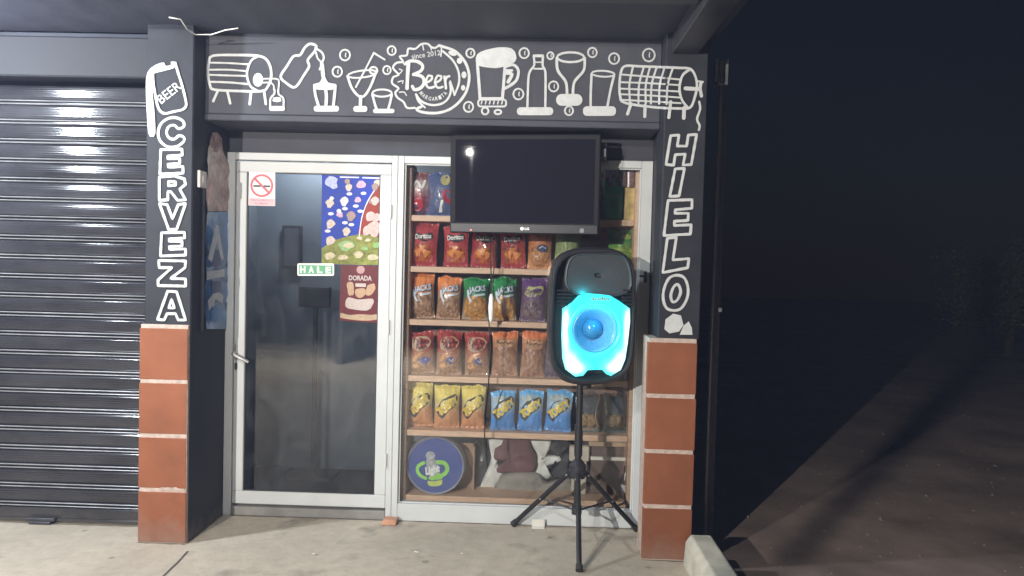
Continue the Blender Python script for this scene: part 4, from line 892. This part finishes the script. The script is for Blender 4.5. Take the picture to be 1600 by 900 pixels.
def cpt(x, y, Y): q = CL((x, y)); return at(q[0], q[1], Y)
cb = thing('cardboard_box', (2.2, .22, .126), 'open cardboard box with white rim at right end of bottom shelf', 'box')
a0, a1 = cpt(1085, 130, .17), cpt(1400, 600, .17)
obj('lid', MB().box(cpt(1075, 0, .17).x, cpt(1400, 0, .17).x, .15, .33, cpt(1200, 150, .17).z, cpt(1200, 90, .17).z), mat('cardboard_pale', (.5, .36, .24), .8), cb, bevel=.003)
obj('rim', MB().box(cpt(1090, 0, .17).x, cpt(1425, 0, .17).x, .14, .16, cpt(1200, 268, .17).z, cpt(1200, 238, .17).z), M_wht, cb, bevel=.002)
obj('body', MB().box(cpt(1095, 0, .2).x, cpt(1410, 0, .2).x, .2, .33, .127, cpt(1200, 155, .2).z), mat('cardboard_dark', (.13, .09, .075), .8), cb, bevel=.003)
jr = thing('glass_jar', (2.27, .13, .126), 'dark bottle with pale cap standing by the right window frame', 'bottle')
q = cpt(1390, 480, .13)
obj('glass', MB().lathe([(.0001, 0), (.026, 0), (.028, .02), (.028, .12), (.012, .15), (.012, .19), (.0001, .19)], (q.x, .13, .127), 'z', 20), mat('dark_glass', (.02, .02, .025), .1), jr, smooth='auto')
obj('label_strip', MB().lathe([(.0285, .04), (.0285, .085)], (q.x, .13, .127), 'z', 20), mat('label_pale', (.45, .45, .5), .5), jr, smooth=True)
pb = thing('paper_packet', (2.02, .16, .3), 'pale paper packet behind the tripod pole', 'packet')
obj('packet', MB().box(cpt(905, 0, .16).x, cpt(1080, 0, .16).x, .16, .2, cpt(1000, 290, .16).z, cpt(1000, 150, .16).z).box(cpt(930, 0, .17).x, cpt(1060, 0, .17).x, .17, .22, .127, cpt(1000, 291, .16).z), mat('packet_cream', (.55, .5, .42), .6), pb, bevel=.006)

# ------------------------------------------------------------------ inside the shop
pf = thing('picture_frame', (.4, .98, 1.3), 'dark framed notice on the grey wall inside the door', 'picture frame')
A = [at(x, y, .97) for x, y in ((441,352),(472,352),(472,420),(441,420))]
obj('frame', MB().box(A[0].x, A[1].x, .96, .998, A[2].z, A[0].z), mat('frame_black', (.07, .07, .075), .4), pf, bevel=.006)
obj('print', MB().box(A[0].x+.02, A[1].x-.02, .957, .9595, A[2].z+.02, A[0].z-.02), mat('frame_print', (.2, .21, .23), .4, var=.2), pf)
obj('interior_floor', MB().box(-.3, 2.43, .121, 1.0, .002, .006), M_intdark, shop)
mo = thing('till_screen', (.45, .8, .006), 'black touch screen on a tall floor stand inside the door', 'screen')
A = [at(x, y, .75) for x, y in ((467,447),(516,481))]
obj('screen', MB().box(A[0].x, A[1].x, .74, .78, A[1].z, A[0].z), M_blackpl, mo, bevel=.006); mx_ = (A[0].x+A[1].x)/2
obj('stand', MB().box(mx_-.014, mx_+.014, .77, .80, .03, A[1].z+.04).box(mx_-.16, mx_+.16, .66, .9, .0065, .032), M_blackpl, mo, bevel=.004)
q = atz(548, 722, .0)
tag(obj('white_bag', MB().lathe([(.0001, 0), (.05, .0), (.06, .05), (.045, .1), (.015, .14), (.03, .16)], (q.x, q.y, .001), 'z', 12), M_sackw, smooth=True), 'small white bag on the floor just inside the door', 'bag')

# ------------------------------------------------------------------ speaker on tripod
SY = -.40
S0 = at(922, 603, SY)
CS2 = lambda p: at(780+p[0]/3.6, 370+p[1]/3.6, SY)
spk = thing('party_speaker', (S0.x, SY+.14, S0.z), 'black party speaker with glowing cyan light ring on a tripod', 'speaker', rotz=R(9))
def sp(p): q = CS2(p); return ((q.x-S0.x)*1.0, q.z-S0.z)
def spoly(L, step=.02): return smooth_pts([sp(p) for p in L], True, step)
body = spoly([(300,130),(340,88),(400,66),(500,58),(620,64),(690,92),(735,140),(750,200),(754,400),(746,600),(730,720),(690,790),(600,828),(450,836),(350,815),(300,770),(270,700),(258,560),(262,400),(270,250),(280,180)])
cxs = sum(p[0] for p in body)/len(body); czs = sum(p[1] for p in body)/len(body)
def loft(layers):      # layers: (y, scale)
    mb = MB(); n = len(body)
    for y, s in layers: mb.v += [(cxs+(x-cxs)*s, y, czs+(z-czs)*s) for x, z in body]
    for r_ in range(len(layers)-1):
        for i in range(n): j = (i+1) % n; mb.f.append((r_*n+i, r_*n+j, (r_+1)*n+j, (r_+1)*n+i))
    mb.f.append(tuple(reversed(range(n)))); mb.f.append(tuple((len(layers)-1)*n+i for i in range(n))); return mb
YF = -.14
obj('cabinet', loft([(YF+.08, .86), (YF+.012, .90), (YF+.001, .93), (YF, .965), (YF+.012, .992), (YF+.035, 1.0), (YF+.12, .985), (YF+.22, .86), (YF+.26, .74)]), M_blackpl, spk, smooth='auto', local=True)
horn = spoly([(372,132),(420,108),(500,102),(650,106),(698,135),(722,190),(730,285),(700,325),(640,345),(540,350),(440,345),(390,325),(347,285),(347,200)])
mb = MB(); hx = sum(p[0] for p in horn)/len(horn); hz = sum(p[1] for p in horn)/len(horn); n = len(horn)
for s, y in ((1.02, YF+.016), (1.0, YF-.004), (.97, YF-.006), (.93, YF+.004), (.5, YF+.006), (.12, YF+.012), (.06, YF+.03)): mb.v += [(hx+(x-hx)*s, y, hz+.01+(z-hz)*s) for x, z in horn]
for r_ in range(6):
    for i in range(n): j = (i+1) % n; mb.f.append((r_*n+i, r_*n+j, (r_+1)*n+j, (r_+1)*n+i))
mb.f.append(tuple(6*n+i for i in range(n)))
obj('horn_panel', mb, mat('horn_plastic', (.045, .047, .052), .5, var=.1, scale=60), spk, smooth='auto', local=True)
for sgn, x0, x1 in ((1, 300, 385), (-1, 672, 742)):
    for k in range(5):
        a = sp((x0, 300+k*20)); c = sp((x1-6*k*sgn if sgn > 0 else x1, 300+k*20))
        obj('vent_slat', MB().box(a[0]+(0 if sgn > 0 else 0.0), c[0], YF-.006, YF+.02, a[1]-.004, a[1]+.003), M_blackpl, spk, bevel=.0015, local=True)
LEDP = [(330,402),(385,366),(420,330),(470,318),(540,322),(600,330),(655,362),(715,405),(716,480),(702,600),(688,690),(662,750),(605,783),(580,772),(558,748),(515,746),(470,748),(445,778),(400,782),(347,742),(330,680),(325,550)]
led = [sp(p) for p in LEDP]
rc = sp((515, 522)); R_o, R_i = .146, .122
mb = MB()
for y, s in ((YF+.01, 1.0), (YF-.010, 1.0), (YF-.013, .975)):
    mb.v += [(rc[0]+(x-rc[0])*s, y, rc[1]+(z-rc[1])*s) for x, z in line_pts(led, True, .03)]
n = len(mb.v)//3
k = len(mb.v); mb.v += [(rc[0]+R_o*math.cos(math.atan2(mb.v[2*n+i][2]-rc[1], mb.v[2*n+i][0]-rc[0])), YF-.010, rc[1]+R_o*math.sin(math.atan2(mb.v[2*n+i][2]-rc[1], mb.v[2*n+i][0]-rc[0]))) for i in range(n)]
for r_ in range(3):
    for i in range(n): j = (i+1) % n; mb.f.append((r_*n+i, r_*n+j, (r_+1)*n+j, (r_+1)*n+i))
def ledmat():
    m = mat('led_cyan', (.05, .4, .45), .35, var=.05); n_ = m.node_tree.nodes; l_ = m.node_tree.links; b_ = n_['Principled BSDF']
    tc = n_.new('ShaderNodeTexCoord'); acc = None
    for (px_, py_, sx_, sz_) in ((346,455,.016,.05),(344,570,.018,.07),(375,690,.03,.045),(412,735,.04,.03),(702,455,.016,.05),(698,570,.018,.07),(660,690,.03,.045),(618,735,.04,.03)):
        c_ = sp((px_, py_)); mp_ = n_.new('ShaderNodeMapping'); mp_.vector_type = 'TEXTURE'; mp_.inputs['Location'].default_value = (c_[0], YF-.012, c_[1]); mp_.inputs['Scale'].default_value = (sx_*2.6, .2, sz_*2.5)
        l_.new(tc.outputs['Object'], mp_.inputs[0]); gr = n_.new('ShaderNodeTexGradient'); gr.gradient_type = 'QUADRATIC_SPHERE'; l_.new(mp_.outputs[0], gr.inputs[0])
        if acc is None: acc = gr.outputs['Fac']
        else: a_ = n_.new('ShaderNodeMath'); a_.operation = 'ADD'; l_.new(acc, a_.inputs[0]); l_.new(gr.outputs['Fac'], a_.inputs[1]); acc = a_.outputs[0]
    r_ = n_.new('ShaderNodeValToRGB'); l_.new(acc, r_.inputs[0]); e_ = r_.color_ramp.elements
    e_[0].position = 0; e_[0].color = (.01, .56, .62, 1); e_[1].position = .7; e_[1].color = (.78, 1, 1, 1); q_ = e_.new(.3); q_.color = (.12, .84, .90, 1)
    l_.new(r_.outputs[0], b_.inputs['Emission Color']); b_.inputs['Emission Strength'].default_value = 1.15; return m
obj('light_panel', mb, ledmat(), spk, local=True)
obj('light_ring', MB().lathe([(R_o+.002, -.009), (R_o-.004, -.016), (R_i+.006, -.016), (R_i, -.004), (R_i-.002, .01)], (rc[0], YF, rc[1]), 'y', 48), mat('led_ring', (.05, .5, .6), .3, emit=(.03, .70, .92), estr=1.0), spk, smooth=True, local=True)
obj('woofer', MB().lathe([(R_i-.001, -.002), (R_i-.008, -.006), (R_i-.016, -.001), (R_i-.022, .008), (.052, .062), (.05, .06)], (rc[0], YF, rc[1]), 'y', 48), mat('woofer_cone', (.12, .36, .62), .25, var=.05, scale=30), spk, smooth='auto', local=True)
obj('dust_cap', MB().lathe([(.054, .06), (.052, .044), (.036, .026), (.018, .018), (.0001, .015)], (rc[0], YF, rc[1]), 'y', 32), mat('dust_cap', (.04, .25, .5), .15), spk, smooth=True, local=True)
mb = MB(); text(mb, 'audio', *sp((542, 347)), .098, .018, lambda x, z, e: (x, YF-.016-e*.2, z), up=1, bold=.03); obj('maker_mark', mb, mat('copper_letter', (.5, .2, .1), .35, metal=.5), spk, local=True)
LL = bpy.data.lights.new('led', 'POINT'); LL.energy = .7; LL.color = (.05, .75, 1.0); LL.shadow_soft_size = .02  # added light hanging in the air before the cone to brighten it
lo = bpy.data.objects.new('led', LL); COL.objects.link(lo); lo.parent = spk; lo.location = (rc[0]+.02, YF-.09, rc[1]+.09)
LT = bpy.data.lights.new('led_top', 'POINT'); LT.energy = .4; LT.color = (.0, .85, .95); LT.shadow_soft_size = .01  # second added light, throws cyan spill up on to the horn
lt = bpy.data.objects.new('led_top', LT); COL.objects.link(lt); lt.parent = spk; _q = sp((450, 322)); lt.location = (_q[0], YF-.03, _q[1])
obj('pole_socket', MB().lathe([(.0001, -.03), (.03, -.03), (.03, .06), (.0001, .06)], (cxs, .0, .0), 'z', 16), M_blackpl, spk, smooth='auto', local=True)

TX, TY = at(904, 690, -.27).x, -.27
tr = thing('tripod_stand', (TX, TY, 0), 'black tripod speaker stand with three splayed legs before the window', 'stand')
M_trip = mat('tripod_paint', (.016, .016, .018), .33, var=.1)
zh = at(903, 735, TY).z
obj('pole', MB().tube([(TX, TY, zh-.2), (TX, TY, S0.z+.03)], .0175, 14).tube([(TX, TY, zh+.08), (TX, TY, zh+.22)], .022, 14), M_trip, tr, smooth='auto')
obj('collar', MB().lathe([(.02, -.045), (.04, -.04), (.045, 0), (.045, .03), (.03, .05), (.02, .06)], (TX, TY, zh), 'z', 20), M_blackpl, tr, smooth='auto')
zl = at(900, 797, TY).z
obj('lower_collar', MB().lathe([(.018, -.02), (.028, -.02), (.028, .02), (.018, .02)], (TX, TY, zl), 'z', 16), M_blackpl, tr, smooth='auto')
feet = [Vector((2.03, -.70, .012)), Vector((1.69, -.06, .012)), Vector((2.395, -.075, .012))]
for ft in feet:
    d = (Vector((ft.x, ft.y, 0))-Vector((TX, TY, 0))).normalized(); top = Vector((TX, TY, zh-.01))+d*.04
    lg = obj('leg', MB().tube([top, ft], .0135, 12), M_trip, tr, smooth='auto')
    obj('rubber_foot', MB().tube([ft.lerp(top, .06), ft.lerp(top, .002)], [.017, .019], 12), M_rubber, lg, smooth='auto')
    mid = ft.lerp(top, .5)
    obj('brace', MB().tube([Vector((TX, TY, zl))+d*.025, mid], .006, 8), M_trip, tr, smooth='auto')
    sd = Vector((d.y, -d.x, 0)); q = top.lerp(ft, .06)
    for pnt in (q, mid): obj('rivet', MB().tube([pnt-sd*.016, pnt+sd*.016], .006, 8), M_galv, lg, smooth='auto')
# ------------------------------------------------------------------ small things on the floor
w = atz(609, 818, 0)
tag(obj('wood_wedge', MB().prism([(w.x-.045, .001), (w.x+.04, .001), (w.x+.045, .03), (w.x-.03, .034)], w.y-.035, w.y+.03), mat('terracotta_chip', (.52, .27, .17), .7, var=.15), bevel=.003), 'small terracotta tile offcut on the floor by the door jamb', 'tile piece')
w = atz(841, 824, 0)
tag(obj('white_block', MB().box(w.x-.037, w.x+.037, w.y-.0, w.y+.008, .001, .045).box(w.x-.037, w.x+.037, w.y-.03, w.y-.0005, .001, .006), M_wht, bevel=.002), 'small white bracket at the foot of the window sill', 'bracket')
for i, (x, y, s, lb) in enumerate(((492,867,.02,'torn scrap of pale paper on the floor before the door'), (650,864,.014,'tiny white paper scrap on the floor near the window'), (722,866,.009,'tiny paper crumb on the floor left of the tripod'))):
    w = atz(x, y, 0); mb = MB(); n = 7
    mb.v += [(w.x+s*random.uniform(.6, 1.1)*math.cos(t), w.y+s*.7*random.uniform(.6, 1)*math.sin(t), .002+random.random()*.006) for t in [2*math.pi*k/n for k in range(n)]]+[(w.x, w.y, .008)]
    for k in range(n): mb.f.append((k, (k+1) % n, n))
    tag(obj('paper_scrap', mb, M_wht), lb, 'litter', 'litter scraps')
mb = MB(); ck = [atz(x, y, 0) for x, y in ((293,862),(284,872),(277,880),(268,888),(258,898),(240,915))]
for i, q in enumerate(ck): ww = .004+.002*random.random(); mb.v += [(q.x-ww, q.y, .0025), (q.x+ww, q.y+.004, .0025)]
for i in range(len(ck)-1): mb.f.append((2*i, 2*i+1, 2*i+3, 2*i+2))
tag(obj('crack', mb, mat('crack_dark', (.1, .085, .07), .9), fl))

# ------------------------------------------------------------------ tree in the yard
def tree(c, rad, hgt, label, seed, nleaf):
    rnd = random.Random(seed); t = thing('yard_shrub', (c.x, c.y, -.05), label, 'shrub')
    mb = MB(); mb.tube([(c.x, c.y, -.1), (c.x+.05, c.y, hgt*.3), (c.x-.04, c.y+.03, hgt*.55)], [.11, .08, .06], 9)
    tips = []
    for k in range(9):
        a = rnd.uniform(0, 6.28); el = rnd.uniform(.2, 1.1); s = Vector((c.x, c.y, hgt*rnd.uniform(.3, .52)))
        e = s+Vector((math.cos(a)*math.cos(el), math.sin(a)*math.cos(el), math.sin(el)))*rad*rnd.uniform(.6, 1.0); m_ = s.lerp(e, .5)+Vector((0, 0, .08)); mb.tube([s, m_, e], [.04, .028, .012], 6); tips += [m_, e]
    obj('trunk', mb, mat('bark', (.10, .075, .055), .9, var=.3, bump=.6), t, smooth=True)
    cl = MB(); cs = [tp_+Vector((rnd.gauss(0, .25), rnd.gauss(0, .25), rnd.gauss(.05, .2)))*rad*.6 for tp_ in tips for _ in range(3)]
    for i in range(nleaf):
        p = rnd.choice(cs)+Vector((rnd.gauss(0, 1), rnd.gauss(0, 1), rnd.gauss(0, .8)))*rad*.17
        a = Vector((rnd.gauss(0, 1), rnd.gauss(0, 1), rnd.gauss(-.3, .7))).normalized(); b_ = a.orthogonal().normalized(); L = rnd.uniform(.05, .1); wd = L*.35
        cl.add([p, p+a*L*.5+b_*wd, p+a*L, p+a*L*.5-b_*wd], [(0, 1, 2, 3)])
    obj('crown', cl, mat('leaf_green', (.12, .15, .05), .55, var=.4, scale=3), t)
c = at(1575, 530, 11)
tree(Vector((c.x, 11, 0)), 1.35, 1.5, 'dim leafy shrub in the dark yard at right', 3, 6000)

# gravel and weeds in the yard
rnd = random.Random(5); gv = MB()
for i in range(900):
    x = 2.85+abs(rnd.gauss(0, 2.6)); y = rnd.uniform(-1.6, 7); r_ = rnd.uniform(.004, .012)*(1 if rnd.random() < .93 else 2.2)
    vs = [(x+r_*math.cos(t)*rnd.uniform(.7, 1.2), y+r_*math.sin(t)*rnd.uniform(.7, 1.2), -.051) for t in (0, 1.26, 2.51, 3.77, 5.03)]
    gv.add(vs+[(x, y, -.05+r_*rnd.uniform(.4, .9))], [(k, (k+1) % 5, 5) for k in range(5)])
tag(obj('gravel', gv, mat('stone_grit', (.2, .15, .12), .9, var=.35, scale=5)), 'loose grit and small stones over the dark yard', 'gravel', kind='stuff')

# grime where walls meet the floor, part of the pavement
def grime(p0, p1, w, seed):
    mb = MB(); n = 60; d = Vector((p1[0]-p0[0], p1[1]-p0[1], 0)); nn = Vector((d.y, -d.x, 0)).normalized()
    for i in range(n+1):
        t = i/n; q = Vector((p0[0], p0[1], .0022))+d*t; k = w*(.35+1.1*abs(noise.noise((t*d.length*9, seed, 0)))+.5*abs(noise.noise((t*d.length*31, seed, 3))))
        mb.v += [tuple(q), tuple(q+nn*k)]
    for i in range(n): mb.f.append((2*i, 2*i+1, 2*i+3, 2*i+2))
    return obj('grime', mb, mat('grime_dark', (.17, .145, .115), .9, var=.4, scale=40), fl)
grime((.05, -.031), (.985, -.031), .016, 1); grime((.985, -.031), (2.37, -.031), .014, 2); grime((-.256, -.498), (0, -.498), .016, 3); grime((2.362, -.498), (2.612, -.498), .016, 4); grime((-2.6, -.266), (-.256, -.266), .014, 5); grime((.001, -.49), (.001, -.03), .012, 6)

# added haze volume standing in for lens glare
hm = bpy.data.materials.new('night_haze'); hm.use_nodes = True; hn = hm.node_tree.nodes; hn.clear()
ho = hn.new('ShaderNodeOutputMaterial'); hv = hn.new('ShaderNodeVolumePrincipled'); hv.inputs['Color'].default_value = (.52, .62, 1.0, 1); hv.inputs['Density'].default_value = 0.0058; hv.inputs['Anisotropy'].default_value = 0.0
hm.node_tree.links.new(hv.outputs[0], ho.inputs['Volume'])
tag(obj('haze', MB().box(-42, 42, -42, 42, -1.7, 3.6), hm), 'thin night haze hanging over the forecourt', 'haze', kind='stuff')
SC.cycles.volume_bounces = 0
